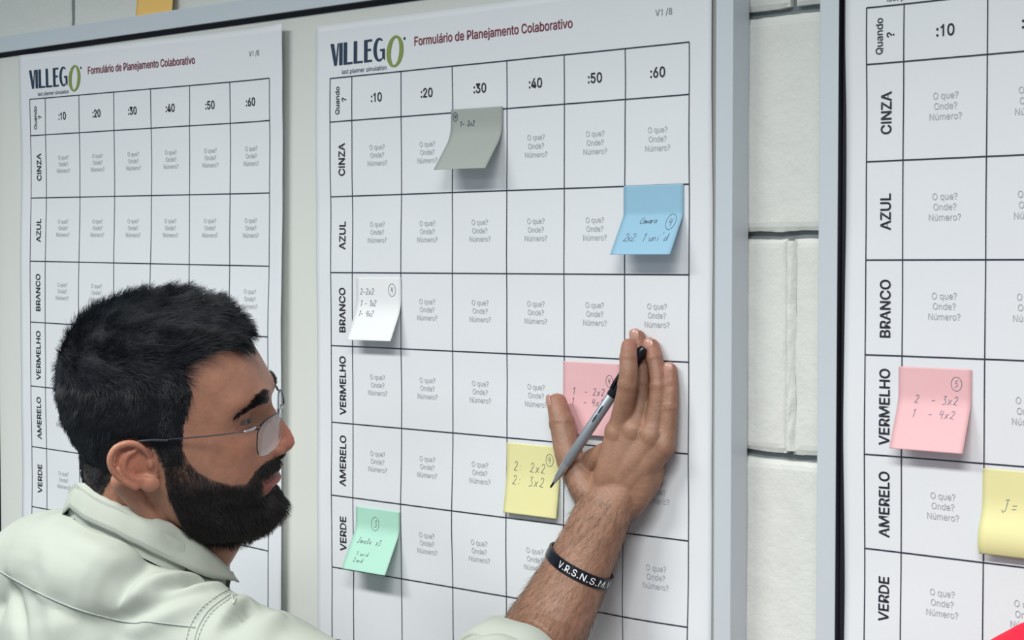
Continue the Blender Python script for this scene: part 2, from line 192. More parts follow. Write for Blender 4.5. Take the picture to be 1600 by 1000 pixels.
# ------------------------------------------------------------------ lettering
GL = json.loads('''{".":[[95,-4,83,-3,73,1,63,9,55,18,51,29,50,41,51,53,55,64,63,73,73,81,83,85,95,87,107,85,118,81,128,73,135,64,140,53,141,41,140,29,135,18,128,9,118,1,107,-3]],"/":[[235,533,71,-76,14,-76,178,533]],"0":[[227,-7,191,-3,158,7,130,24,105,48,85,77,69,113,57,155,50,202,48,254,50,306,57,353,69,395,85,431,106,461,130,484,159,502,191,512,227,516,262,512,295,502,323,484,348,461,368,431,384,395,396,353,403,306,405,254,403,202,396,155,384,113,368,77,348,48,323,24,295,7,263,-3],[227,50,250,52,271,60,290,74,306,92,320,116,330,144,338,176,342,213,344,254,342,295,338,332,330,365,320,393,306,416,290,435,271,449,250,457,227,460,203,457,182,449,163,435,147,416,134,393,123,365,115,332,111,295,109,254,111,213,115,176,123,144,134,116,147,92,163,74,182,60,203,52]],"1":[[76,0,76,55,391,55,391,0],[276,509,276,0,212,0,212,448,209,448,86,358,86,427,198,509]],"2":[[64,0,64,47,234,229,252,248,268,266,282,282,294,298,303,312,311,327,316,341,319,356,320,371,319,389,315,405,308,419,298,431,287,441,273,449,258,455,241,458,224,460,205,458,188,454,172,447,159,438,148,427,139,413,132,398,128,381,127,362,66,362,68,391,75,418,86,442,102,464,121,482,143,496,168,507,196,513,225,516,254,513,281,507,306,497,328,482,346,465,361,445,372,423,379,398,381,372,380,354,377,336,371,318,363,299,351,280,336,259,317,235,294,209,267,180,153,60,153,57,389,57,389,0]],"3":[[218,-7,188,-5,159,1,133,10,108,22,88,38,70,57,57,79,48,104,44,132,109,132,112,115,118,100,126,87,137,76,150,66,165,59,182,54,200,51,219,50,239,51,258,55,275,61,291,69,304,80,315,93,323,108,328,125,329,145,328,163,323,180,316,196,306,211,292,223,275,234,254,241,229,246,201,248,157,248,157,299,288,448,288,452,70,452,70,509,372,509,372,461,211,278,211,289,247,290,279,286,308,276,333,262,354,244,371,222,383,198,391,173,393,145,390,116,383,90,370,66,354,45,333,27,309,12,281,2,251,-5]],"4":[[40,105,40,158,247,509,311,509,109,166,109,163,413,163,413,105],[282,0,282,121,282,146,282,318,343,318,343,0]],"5":[[221,-7,192,-5,165,1,140,11,118,25,99,41,83,60,71,82,63,105,60,130,122,130,125,115,130,102,138,89,148,78,160,68,173,60,188,54,204,51,221,50,241,51,259,56,276,64,291,75,304,89,314,104,322,122,326,141,328,162,326,183,321,203,314,221,303,237,290,251,275,262,257,270,238,275,218,277,201,276,184,273,167,268,152,262,139,255,128,246,67,253,96,509,366,509,366,452,151,452,134,301,136,301,148,311,162,318,178,325,194,330,212,333,229,334,252,332,274,328,294,321,313,311,330,299,345,285,358,269,370,251,379,231,386,210,390,187,391,163,388,132,381,102,369,76,352,52,332,32,309,15,282,3,253,-4]],"6":[[226,-7,196,-4,168,3,142,15,119,31,100,51,84,74,73,101,66,130,64,162,65,187,71,212,80,239,93,268,112,302,137,340,252,509,322,509,151,261,145,261,151,270,157,279,165,288,174,295,184,302,196,307,208,311,221,313,235,314,265,312,291,305,316,295,337,280,355,262,370,240,380,215,387,187,389,157,387,127,379,98,368,73,352,50,333,30,310,14,284,3,257,-4],[226,48,245,50,263,55,279,63,293,73,304,86,314,101,322,119,326,137,327,157,326,178,322,196,314,213,304,228,293,241,279,251,263,259,245,264,226,265,207,264,190,259,174,252,160,241,148,229,138,214,131,197,126,179,125,158,126,138,131,119,138,102,148,86,160,73,174,63,190,55,207,50]],"8":[[226,-7,193,-5,163,1,136,11,111,25,91,42,74,62,62,84,54,109,52,135,53,156,58,176,65,195,75,212,87,228,101,241,117,252,134,260,153,265,153,267,129,276,109,289,93,308,80,330,73,354,70,380,73,405,79,429,90,450,106,469,124,485,146,498,170,508,197,514,226,516,255,514,282,508,306,498,328,485,346,469,361,450,373,429,379,405,382,380,379,354,372,330,359,308,343,289,323,276,300,267,300,265,319,260,335,252,351,241,365,228,377,212,387,195,395,176,399,156,401,135,398,109,391,84,378,62,362,42,341,25,317,11,289,1,259,-5],[226,49,248,50,267,54,285,60,300,69,313,79,323,91,331,106,335,121,337,139,335,157,330,173,322,189,312,202,298,213,283,223,265,230,247,234,226,235,206,234,187,230,169,223,154,213,140,202,130,189,122,173,117,157,115,139,117,121,121,106,129,91,139,79,152,69,167,60,185,54,205,50],[226,290,244,291,260,294,274,300,287,308,298,318,307,330,314,344,318,359,319,376,318,392,314,407,308,420,299,432,288,442,275,449,260,455,244,459,226,460,208,459,192,455,177,449,164,442,153,432,145,420,138,407,134,392,133,376,134,359,138,344,145,330,154,318,165,308,178,300,193,294,209,291]],":":[[95,-4,83,-3,73,1,63,9,55,18,51,29,50,41,51,53,55,64,63,73,73,81,83,85,95,87,107,85,118,81,128,73,135,64,140,53,141,41,140,29,135,18,128,9,118,1,107,-3],[95,271,83,272,73,277,63,284,55,294,51,304,50,316,51,328,55,339,63,349,73,356,83,360,95,362,107,360,118,356,128,349,135,339,140,328,141,316,140,304,135,294,128,284,118,277,107,272]],"?":[[132,152,132,159,133,187,136,211,141,230,148,245,157,258,168,269,180,279,194,288,209,298,223,309,236,321,247,334,255,349,260,365,262,384,260,399,257,413,250,425,242,436,232,445,220,452,207,457,193,461,178,462,163,461,150,458,137,453,125,446,115,437,106,425,99,412,94,396,92,378,27,378,30,406,38,430,49,452,64,471,82,487,103,499,126,508,151,514,178,516,206,514,232,508,255,498,275,486,292,470,306,451,316,430,322,407,324,382,322,356,316,332,306,311,292,292,275,276,254,261,241,252,229,243,219,235,211,226,204,216,200,205,196,192,194,177,194,158,194,152],[164,-4,152,-3,141,1,131,9,124,18,120,29,118,41,120,53,124,64,131,73,141,80,152,85,164,86,176,85,186,80,196,73,203,64,208,53,209,41,208,29,203,18,196,9,186,1,176,-3]],"A":[[16,0,201,509,276,509,463,0,395,0,287,302,280,323,272,346,264,372,232,478,245,478,213,371,191,302,85,0],[110,142,110,199,370,199,370,142]],"B":[[60,0,60,509,241,509,274,507,304,501,329,491,350,477,367,461,381,442,390,421,396,398,398,374,397,353,393,336,387,320,378,307,368,295,356,286,343,278,329,272,315,267,315,262,331,260,347,254,363,245,378,234,391,220,402,203,411,184,416,161,418,136,416,111,410,88,400,67,386,48,368,31,344,18,317,8,284,2,247,0],[125,57,245,57,281,60,309,67,330,80,344,96,353,115,355,137,354,153,350,169,342,184,333,197,320,209,306,218,289,225,269,229,248,231,125,231],[125,285,238,285,256,287,273,290,288,296,302,304,314,314,323,326,330,340,335,355,336,372,333,393,326,412,313,429,294,442,270,449,240,452,125,452]],"C":[[267,-7,225,-3,186,7,150,25,119,49,92,79,70,115,53,157,44,203,40,254,44,305,53,352,70,393,92,429,119,459,150,484,186,501,225,512,267,516,293,514,317,511,340,504,362,496,383,485,402,471,419,456,435,438,448,418,459,397,467,373,473,348,408,348,404,365,397,380,389,395,380,407,369,418,357,428,344,437,330,444,315,449,300,453,284,455,267,456,237,453,209,445,184,432,161,414,141,391,125,364,113,332,106,295,103,254,106,213,113,177,125,145,141,117,161,94,184,76,210,63,237,56,267,53,284,54,300,56,315,60,330,65,344,72,357,81,369,90,380,102,389,114,397,128,404,144,408,160,473,160,467,135,459,112,448,91,435,71,420,53,402,38,383,24,363,13,341,5,317,-2,293,-6]],"D":[[219,0,96,0,96,57,215,57,254,60,288,68,318,81,343,99,363,122,379,149,390,181,397,216,399,255,397,294,390,329,379,361,364,388,344,410,320,428,291,441,258,449,221,452,93,452,93,509,225,509,273,505,315,495,353,478,385,455,412,426,433,391,449,351,458,306,462,255,458,205,449,159,433,119,411,83,384,54,351,31,312,14,268,3],[125,509,125,0,60,0,60,509]],"E":[[60,0,60,509,372,509,372,452,125,452,125,286,355,286,355,229,125,229,125,57,375,57,375,0]],"F":[[60,0,60,509,369,509,369,452,125,452,125,278,346,278,346,221,125,221,125,0]],"G":[[269,-7,225,-3,185,7,149,25,118,49,91,79,69,116,53,157,43,203,40,254,43,305,53,352,69,393,91,429,117,459,149,484,184,501,223,512,265,516,291,514,316,510,340,504,363,494,384,483,403,469,421,453,436,436,449,416,460,395,468,373,474,349,408,349,402,365,395,379,387,393,378,406,368,417,356,427,344,436,330,443,315,448,300,453,283,455,265,456,236,453,209,445,183,432,160,414,141,392,125,364,113,332,106,295,103,254,106,213,113,177,125,145,141,117,161,95,184,76,210,63,238,56,269,53,296,55,322,61,345,71,365,85,382,102,396,123,407,147,413,173,415,202,434,199,283,199,283,256,478,256,478,200,475,160,466,124,451,91,431,62,406,38,377,19,344,5,308,-4]],"H":[[60,0,60,509,125,509,125,289,392,289,392,509,457,509,457,0,392,0,392,232,125,232,125,0]],"I":[[31,0,31,57,118,57,118,452,31,452,31,509,269,509,269,452,183,452,183,57,269,57,269,0]],"L":[[60,0,60,509,125,509,125,57,361,57,361,0]],"M":[[60,0,60,509,152,509,277,187,280,179,284,170,287,159,299,123,311,84,322,49,307,49,318,83,330,121,342,158,346,169,349,179,352,187,476,509,568,509,568,0,504,0,504,291,504,327,505,369,506,413,507,457,513,457,498,409,482,363,467,322,456,291,342,0,286,0,170,291,167,300,163,310,159,321,145,361,129,408,112,457,119,457,120,416,121,372,122,328,122,291,122,0]],"N":[[60,0,60,509,136,509,343,183,349,174,355,163,363,151,388,107,396,90,405,73,414,55,405,54,403,72,402,90,401,108,399,157,399,195,399,509,463,509,463,0,387,0,202,290,177,331,148,381,108,452,119,454,122,384,124,328,125,291,125,0]],"O":[[267,-7,225,-3,186,7,150,25,119,49,92,79,70,115,53,157,44,203,40,254,44,305,53,352,70,393,92,429,119,459,150,484,186,501,225,512,267,516,309,512,348,501,384,484,415,459,442,429,464,393,480,352,490,305,493,254,490,203,480,157,464,115,442,79,415,49,384,25,348,7,309,-3],[267,53,296,55,324,63,349,76,372,94,392,116,408,144,420,176,428,213,430,254,428,295,420,332,408,365,392,392,372,415,349,433,324,446,296,453,267,456,237,453,210,445,184,433,161,415,142,392,125,364,113,332,106,295,103,254,106,213,113,176,125,144,142,117,161,94,184,76,210,63,237,55]],"P":[[60,0,60,509,235,509,272,506,305,499,332,487,356,471,375,452,390,430,400,404,407,377,409,348,407,318,400,291,390,265,375,243,356,223,332,207,305,195,272,188,235,186,109,186,109,242,233,242,257,244,279,248,297,256,312,266,324,279,333,294,339,310,343,328,344,348,343,367,339,385,333,402,324,416,312,428,297,439,279,446,257,451,232,452,125,452,125,0]],"Q":[[245,159,313,159,369,85,384,65,468,-48,401,-48,346,27,331,46],[267,-7,225,-3,186,7,150,25,119,49,92,79,70,115,53,157,44,203,40,254,44,305,53,352,70,393,92,429,119,459,150,484,186,501,225,512,267,516,309,512,348,501,384,484,415,459,442,429,464,393,480,352,490,305,493,254,490,203,480,157,464,115,442,79,415,49,384,25,348,7,309,-3],[267,53,296,55,324,63,349,76,372,94,392,116,408,144,420,176,428,213,430,254,428,295,420,332,408,365,392,392,372,415,349,433,324,446,296,453,267,456,237,453,210,445,184,433,161,415,142,392,125,364,113,332,106,295,103,254,106,213,113,176,125,144,142,117,161,94,184,76,210,63,237,55]],"R":[[60,0,60,509,236,509,273,506,305,500,333,489,356,473,376,455,390,433,401,408,407,381,409,352,407,323,401,296,390,271,376,250,356,232,333,217,305,206,273,200,236,198,96,198,96,255,234,255,258,256,280,260,298,267,313,276,325,287,334,300,340,316,344,333,345,352,344,371,340,389,334,405,325,419,313,430,298,440,279,446,258,451,233,452,125,452,125,0],[353,0,230,229,303,229,428,0]],"S":[[224,-9,188,-7,156,-1,128,9,102,23,81,40,64,60,51,83,42,109,38,137,104,137,108,118,114,102,123,88,136,76,150,66,166,59,185,53,204,50,224,49,246,50,267,54,286,60,303,69,317,79,329,92,338,106,344,122,346,139,344,154,340,168,332,179,322,189,310,197,296,205,280,211,263,217,245,222,184,239,145,253,112,269,86,289,67,313,56,341,52,372,54,400,62,425,75,448,92,468,113,484,138,498,165,508,195,514,227,516,259,514,289,508,316,498,340,484,360,468,377,449,390,427,398,403,401,378,337,378,332,402,320,421,302,437,280,449,254,456,225,459,204,457,185,454,167,448,152,440,139,430,129,418,121,405,117,391,115,376,117,359,122,345,131,334,142,324,155,315,169,308,184,302,198,297,212,293,264,279,279,275,295,270,312,264,328,256,344,248,359,238,372,226,384,213,395,198,402,180,407,161,408,139,406,112,399,87,386,64,370,43,349,25,323,11,294,0,261,-7]],"U":[[259,-8,220,-6,186,2,154,15,126,33,103,55,85,80,71,108,63,140,60,173,60,509,124,509,124,178,126,155,132,133,141,113,153,95,169,80,187,68,208,59,232,53,259,52,285,53,309,59,331,68,349,80,364,95,377,113,385,133,391,155,393,178,393,509,457,509,457,173,454,140,446,108,433,80,414,55,391,33,363,15,332,2,297,-6]],"V":[[204,0,16,509,84,509,192,206,199,187,207,164,215,137,248,31,235,31,267,138,290,206,395,509,463,509,278,0]],"Z":[[42,0,42,46,273,385,284,400,295,415,306,431,341,476,348,454,285,452,223,452,40,452,40,509,397,509,397,462,169,129,157,113,146,97,134,81,97,33,90,54,152,57,214,57,399,57,399,0]],"a":[[160,-9,137,-7,115,-3,94,5,76,15,60,29,48,45,38,63,32,84,30,108,32,128,36,146,43,161,53,174,64,184,78,193,92,200,108,206,125,211,143,214,161,217,178,220,234,227,247,229,257,231,265,235,271,240,274,246,276,255,276,257,275,272,272,285,267,297,260,307,251,315,240,322,227,327,212,330,196,331,178,330,163,327,149,322,137,316,127,309,118,301,110,292,104,283,100,274,41,291,51,313,64,331,79,346,95,358,114,368,133,375,153,380,173,383,194,384,208,384,223,382,239,379,255,375,271,369,286,360,300,350,312,336,322,320,330,301,335,278,337,251,337,0,277,0,277,52,272,52,267,43,260,34,252,25,242,16,229,8,215,1,199,-4,181,-7],[170,45,192,47,211,51,228,59,242,68,254,80,263,93,270,108,274,122,276,138,276,190,272,187,267,184,259,182,251,180,241,178,231,176,221,174,210,173,200,171,175,168,161,166,147,163,134,159,122,153,112,147,103,139,97,130,93,118,92,105,93,93,96,82,102,72,109,64,119,57,130,52,142,48,156,46]],"b":[[229,-8,208,-7,189,-3,172,4,159,12,147,21,138,31,130,41,123,50,118,59,112,59,112,0,53,0,53,509,114,509,114,319,118,319,123,327,130,336,137,346,147,355,158,364,171,373,188,379,207,383,229,384,259,382,287,374,313,361,335,342,354,320,370,293,381,261,388,227,390,189,388,151,381,116,370,84,355,57,336,34,313,16,288,3,260,-6],[220,47,242,49,262,55,279,66,294,80,306,97,316,117,323,139,327,163,328,189,327,215,323,239,316,261,307,281,295,298,280,311,262,322,243,328,220,330,198,328,178,322,161,312,147,299,134,282,125,263,118,241,114,216,113,189,114,162,118,138,125,115,135,95,147,78,162,65,179,55,198,49]],"d":[[195,-8,165,-6,137,3,111,16,89,34,70,57,55,84,43,116,36,151,34,189,36,227,43,261,55,293,70,320,89,342,112,361,137,374,165,382,196,384,218,383,237,379,253,373,267,364,278,355,287,346,295,336,301,327,306,319,311,319,311,509,372,509,372,0,313,0,313,59,307,59,301,50,295,41,287,31,277,21,266,12,252,4,236,-3,217,-7],[205,47,226,49,246,55,263,65,278,78,290,95,299,115,306,138,310,162,312,189,310,216,306,241,300,263,290,282,278,299,263,312,246,322,227,328,205,330,182,328,162,322,145,311,130,298,118,281,108,261,102,239,98,215,96,189,98,163,102,139,109,117,118,97,130,80,145,66,162,55,182,49]],"e":[[212,-8,177,-5,145,3,117,16,92,35,72,58,56,85,44,116,37,150,34,187,36,224,44,258,55,290,71,317,91,340,115,359,142,373,172,382,205,384,226,383,246,380,266,374,285,366,303,355,319,341,334,324,347,305,357,282,365,256,370,227,371,194,371,169,75,169,75,221,338,221,310,202,308,226,304,248,298,269,288,286,277,301,263,314,246,323,227,328,205,330,183,328,164,323,146,313,131,301,119,286,109,270,102,251,97,231,96,211,96,178,98,151,102,127,110,106,121,88,135,73,151,61,169,53,190,48,212,46,227,47,241,49,254,53,265,58,276,65,285,73,294,82,300,93,306,105,365,91,358,72,348,55,335,39,320,26,302,14,283,4,261,-3,237,-7]],"i":[[53,0,53,379,114,379,114,0],[84,443,73,444,63,448,54,455,47,463,43,472,41,483,43,494,47,504,54,512,63,518,73,522,84,524,95,522,105,518,114,512,121,504,125,494,126,483,125,472,121,463,114,455,105,448,95,444]],"j":[[53,379,114,379,114,-30,112,-52,108,-72,102,-90,92,-106,80,-119,65,-129,47,-137,27,-141,4,-143,-10,-143,-10,-87,2,-87,18,-85,31,-80,40,-72,47,-61,51,-46,53,-29],[83,443,72,444,62,448,53,455,47,463,42,472,41,483,42,494,47,504,53,512,62,518,72,522,83,524,95,522,105,518,114,512,120,504,125,494,126,483,125,472,120,463,114,455,105,448,95,444]],"l":[[139,-2,112,0,91,8,74,20,62,37,55,59,53,84,53,509,114,509,114,99,114,83,117,71,120,62,126,57,135,53,146,52,152,52,157,52,160,53,164,53,167,54,170,54,181,3,175,1,169,0,162,-1,154,-2,147,-2]],"m":[[53,0,53,379,112,379,112,295,108,295,114,314,122,331,132,346,144,358,158,368,172,376,187,382,203,385,219,386,245,383,268,375,287,361,303,342,314,320,321,295,312,295,318,312,326,329,337,343,350,356,364,366,381,375,398,381,417,385,437,386,458,385,478,380,497,372,514,361,529,346,541,328,550,307,555,283,557,255,557,0,496,0,496,254,493,279,485,298,473,313,456,323,438,329,419,330,402,329,387,326,374,320,363,312,353,302,345,290,340,277,336,263,335,247,335,0,274,0,274,260,272,280,265,297,253,311,238,322,220,328,199,330,185,329,171,326,158,320,145,312,135,302,126,289,119,274,115,257,114,238,114,0]],"n":[[114,227,114,0,53,0,53,379,112,379,112,287,102,287,116,319,132,344,152,362,175,374,200,382,227,384,252,383,275,377,295,369,313,356,328,340,341,321,350,298,355,271,357,240,357,0,296,0,296,235,293,263,286,286,273,304,256,318,235,326,210,329,192,328,176,324,161,317,147,308,136,297,126,283,119,266,115,248]],"o":[[207,-8,174,-5,144,3,117,16,93,35,72,58,56,85,44,116,37,150,34,187,37,225,44,260,56,291,72,318,93,341,117,360,144,374,174,382,207,384,241,382,271,374,299,360,323,341,343,318,359,291,371,260,379,225,381,187,379,150,371,116,359,85,343,58,323,35,299,16,271,3,241,-5],[207,46,231,49,252,55,270,66,285,80,298,97,307,117,314,139,318,163,319,187,318,212,314,236,307,258,298,278,285,296,270,310,252,321,231,328,207,330,184,328,163,321,145,310,130,296,118,278,108,258,102,236,98,212,96,187,98,163,102,139,108,117,118,97,130,80,145,66,163,55,184,49]],"p":[[53,-143,53,379,112,379,112,319,118,319,123,327,130,336,137,346,147,355,158,364,171,373,188,379,207,383,229,384,259,382,287,374,313,361,335,342,354,320,370,293,381,261,388,227,390,189,388,151,381,116,370,84,355,57,336,34,313,16,288,3,260,-6,229,-8,208,-7,189,-3,173,4,159,12,147,21,138,31,130,41,124,50,118,59,114,59,114,-143],[220,47,242,49,262,55,279,66,294,80,306,97,316,117,323,139,327,163,328,189,327,215,323,239,316,261,307,281,295,298,280,311,262,322,243,328,220,330,198,328,178,322,161,312,147,299,134,282,125,263,118,241,114,216,113,189,114,162,118,138,125,115,135,95,147,78,162,65,179,55,198,49]],"q":[[372,-143,311,-143,311,59,306,59,301,50,295,41,287,31,277,21,266,12,252,4,236,-3,217,-7,195,-8,165,-6,137,3,111,16,89,34,70,57,55,84,43,116,36,151,34,189,36,227,43,261,55,293,70,320,89,342,112,361,137,374,165,382,196,384,218,383,237,379,253,373,267,364,278,355,287,346,295,336,301,327,307,319,313,319,313,379,372,379],[205,47,226,49,246,55,263,65,278,78,290,95,299,115,306,138,310,162,312,189,310,216,306,241,300,263,290,282,278,299,263,312,246,322,227,328,205,330,182,328,162,322,145,311,130,298,118,281,108,261,102,239,98,215,96,189,98,163,102,139,109,117,118,97,130,80,145,66,162,55,182,49]],"r":[[53,0,53,379,112,379,112,321,115,321,124,339,137,354,152,367,171,377,191,383,213,385,218,385,223,385,229,384,243,384,243,322,241,323,236,324,230,324,223,325,215,326,207,326,190,324,174,321,159,315,146,306,135,296,126,284,119,269,115,254,114,237,114,0]],"s":[[182,-8,157,-7,133,-3,112,3,93,12,76,24,62,38,50,54,41,73,36,94,94,107,101,87,111,72,124,60,141,52,160,47,181,45,206,47,227,53,244,62,258,74,265,88,268,103,266,115,262,126,254,136,243,144,229,150,212,155,149,170,118,180,92,192,72,208,58,227,50,249,47,274,49,295,55,314,65,332,79,347,95,360,115,370,137,378,161,383,187,384,212,383,234,379,254,372,271,363,286,352,299,339,309,324,318,308,324,290,268,277,262,291,254,304,243,316,228,325,210,331,187,333,166,331,147,326,131,317,119,305,111,292,109,277,110,264,115,253,124,243,136,235,152,229,172,223,229,209,261,200,287,187,306,171,320,153,328,131,331,107,329,85,323,65,312,47,298,31,281,18,260,6,236,-2,210,-7]],"t":[[204,379,204,327,6,327,6,379],[65,471,126,471,126,98,127,83,130,70,136,61,144,55,156,51,170,50,175,50,180,50,185,51,191,52,197,53,202,54,213,2,207,0,200,-2,192,-3,184,-3,176,-4,168,-4,138,-1,113,7,92,21,77,41,68,64,65,93]],"u":[[182,-5,158,-3,135,2,115,11,97,23,82,39,69,59,60,82,54,109,53,139,53,379,114,379,114,144,116,117,124,94,137,75,154,61,175,53,200,50,218,51,234,55,249,62,263,71,274,83,283,97,290,113,295,132,296,153,296,379,357,379,357,0,298,0,298,92,307,92,294,60,277,35,257,17,234,5,209,-3]],"v":[[163,0,17,379,84,379,165,155,173,132,180,110,187,87,206,21,184,21,191,42,197,64,203,87,209,110,216,132,224,155,305,379,371,379,226,0]],"á":[[160,-9,137,-7,115,-3,94,5,76,15,60,29,48,45,38,63,32,84,30,108,32,128,36,146,43,161,53,174,64,184,78,193,92,200,108,206,125,211,143,214,161,217,178,220,234,227,247,229,257,231,265,235,271,240,274,246,276,255,276,257,275,272,272,285,267,297,260,307,251,315,240,322,227,327,212,330,196,331,178,330,163,327,149,322,137,316,127,309,118,301,110,292,104,283,100,274,41,291,51,313,64,331,79,346,95,358,114,368,133,375,153,380,173,383,194,384,208,384,223,382,239,379,255,375,271,369,286,360,300,350,312,336,322,320,330,301,335,278,337,251,337,0,277,0,277,52,272,52,267,43,260,34,252,25,242,16,229,8,215,1,199,-4,181,-7],[170,45,192,47,211,51,228,59,242,68,254,80,263,93,270,108,274,122,276,138,276,190,272,187,267,184,259,182,251,180,241,178,231,176,221,174,210,173,200,171,175,168,161,166,147,163,134,159,122,153,112,147,103,139,97,130,93,118,92,105,93,93,96,82,102,72,109,64,119,57,130,52,142,48,156,46],[162,429,210,529,278,529,212,429]],"ú":[[182,-5,158,-3,135,2,115,11,97,23,82,39,69,59,60,82,54,109,53,139,53,379,114,379,114,144,116,117,124,94,137,75,154,61,175,53,200,50,218,51,234,55,249,62,263,71,274,83,283,97,290,113,295,132,296,153,296,379,357,379,357,0,298,0,298,92,307,92,294,60,277,35,257,17,234,5,209,-3],[178,429,226,529,294,529,228,429]]}''')
AD = json.loads('''{" ":188,".":188,"/":249,"0":453,"1":453,"2":453,"3":453,"4":453,"5":453,"6":453,"8":453,":":188,"?":358,"A":480,"B":456,"C":510,"D":502,"E":419,"F":410,"G":520,"H":517,"I":300,"L":393,"M":628,"N":523,"O":533,"P":445,"Q":533,"R":449,"S":447,"U":517,"V":480,"Z":438,"a":389,"b":424,"d":424,"e":404,"i":167,"j":167,"l":189,"m":610,"n":410,"o":415,"p":424,"q":424,"r":259,"s":365,"t":227,"u":410,"v":389,"á":389,"ú":410}''')
GL['I'] = [[62,0,116,0,116,509,62,509]]; AD['I'] = 178
GL['1'] = [[196,0,250,0,250,509,206,509,186,468,150,432,92,406,92,354,150,376,196,412]]; AD['1'] = 400
def _bow(cx, rx, ry, sgn): return [c for q in np.linspace(-math.pi/2, math.pi/2, 15)[::sgn] for c in (cx+rx*math.cos(q), 254.5+ry*math.sin(q))]
GL['D'] = [[62, 0]+_bow(232, 230, 254.5, 1)+[62, 509], [116, 459]+_bow(230, 177, 204.5, -1)+[116, 50]]
_tess = {}
def fill2d(polys):      # filled outline with holes, as flat triangles
    jr = np.random.default_rng(3); polys = [np.asarray(q, float)+jr.uniform(-.06, .06, np.shape(q)) for q in polys]
    cu = bpy.data.curves.new('outline', 'CURVE'); cu.dimensions = '2D'; cu.fill_mode = 'BOTH'
    for p in polys:
        sp = cu.splines.new('POLY'); sp.points.add(len(p)-1); sp.use_cyclic_u = True
        sp.points.foreach_set('co', np.c_[np.asarray(p, float), np.zeros(len(p)), np.ones(len(p))].ravel())
    o = bpy.data.objects.new('outline', cu); me = o.to_mesh()
    V = np.empty(len(me.vertices)*3); me.vertices.foreach_get('co', V); V = V.reshape(-1, 3)[:, :2].copy()
    F = [tuple(q.vertices) for q in me.polygons]
    o.to_mesh_clear(); bpy.data.objects.remove(o); bpy.data.curves.remove(cu)
    return V, F
def glyph(ch, off=0):
    key = (ch, off)
    if key in _tess: return _tess[key]
    polys = []
    raw = [np.array(k, float).reshape(-1, 2) for k in GL[ch]]
    for i, p in enumerate(raw):
        keep = np.linalg.norm(p-np.roll(p, 1, 0), axis=1) > .5; p = p[keep]
        hole = sum(inside(p[0], q) for j, q in enumerate(raw) if j != i) % 2 == 1
        if (_area(p) > 0) == hole: p = p[::-1]          # outlines anticlockwise, holes clockwise
        if off:      # embolden: push every outline along its outward normal
            d0 = p-np.roll(p, 1, 0); d1 = np.roll(p, -1, 0)-p
            d0 /= np.linalg.norm(d0, axis=1)[:, None]; d1 /= np.linalg.norm(d1, axis=1)[:, None]
            n0 = np.c_[d0[:, 1], -d0[:, 0]]; n1 = np.c_[d1[:, 1], -d1[:, 0]]
            nn = n0+n1; nn /= np.maximum(np.linalg.norm(nn, axis=1), .3)[:, None]
            c = np.clip((nn*n0).sum(1), .5, 1)
            p = p + off*nn/c[:, None]
        polys.append(p)
    _tess[key] = fill2d(polys)
    return _tess[key]
def _area(p): return .5*np.sum(p[:, 0]*np.roll(p[:, 1], -1)-np.roll(p[:, 0], -1)*p[:, 1])
def inside(pt, q):
    x, y = pt; r = False
    for i in range(len(q)):
        (x0, y0), (x1, y1) = q[i], q[(i+1) % len(q)]
        if (y0 > y) != (y1 > y) and x < (x1-x0)*(y-y0)/(y1-y0)+x0: r = not r
    return r
def text_geo(s, cap, cx, cy, rot=0, off=0, xs=1.0, align='c', track=0):
    """lettering as flat triangles in sheet coordinates (u right, v up), cap height in metres"""
    sc = cap/509; x = 0; V, Fc = [], []
    wtot = sum(AD[c]+track for c in s)
    for c in s:
        if c in GL:
            p, t = glyph(c, off)
            b = sum(len(a) for a in V); V.append(np.c_[(p[:, 0]+x)*sc*xs, p[:, 1]*sc]); Fc += [tuple(i+b for i in f) for f in t]
        x += AD[c]+track
    V = np.concatenate(V)
    W = wtot*sc*xs
    if align == 'c': V[:, 0] -= W/2
    elif align == 'r': V[:, 0] -= W
    V[:, 1] -= cap/2
    ca, sa = math.cos(rot), math.sin(rot)
    V = V @ np.array([[ca, sa], [-sa, ca]])
    return V + np.array([cx, cy]), Fc

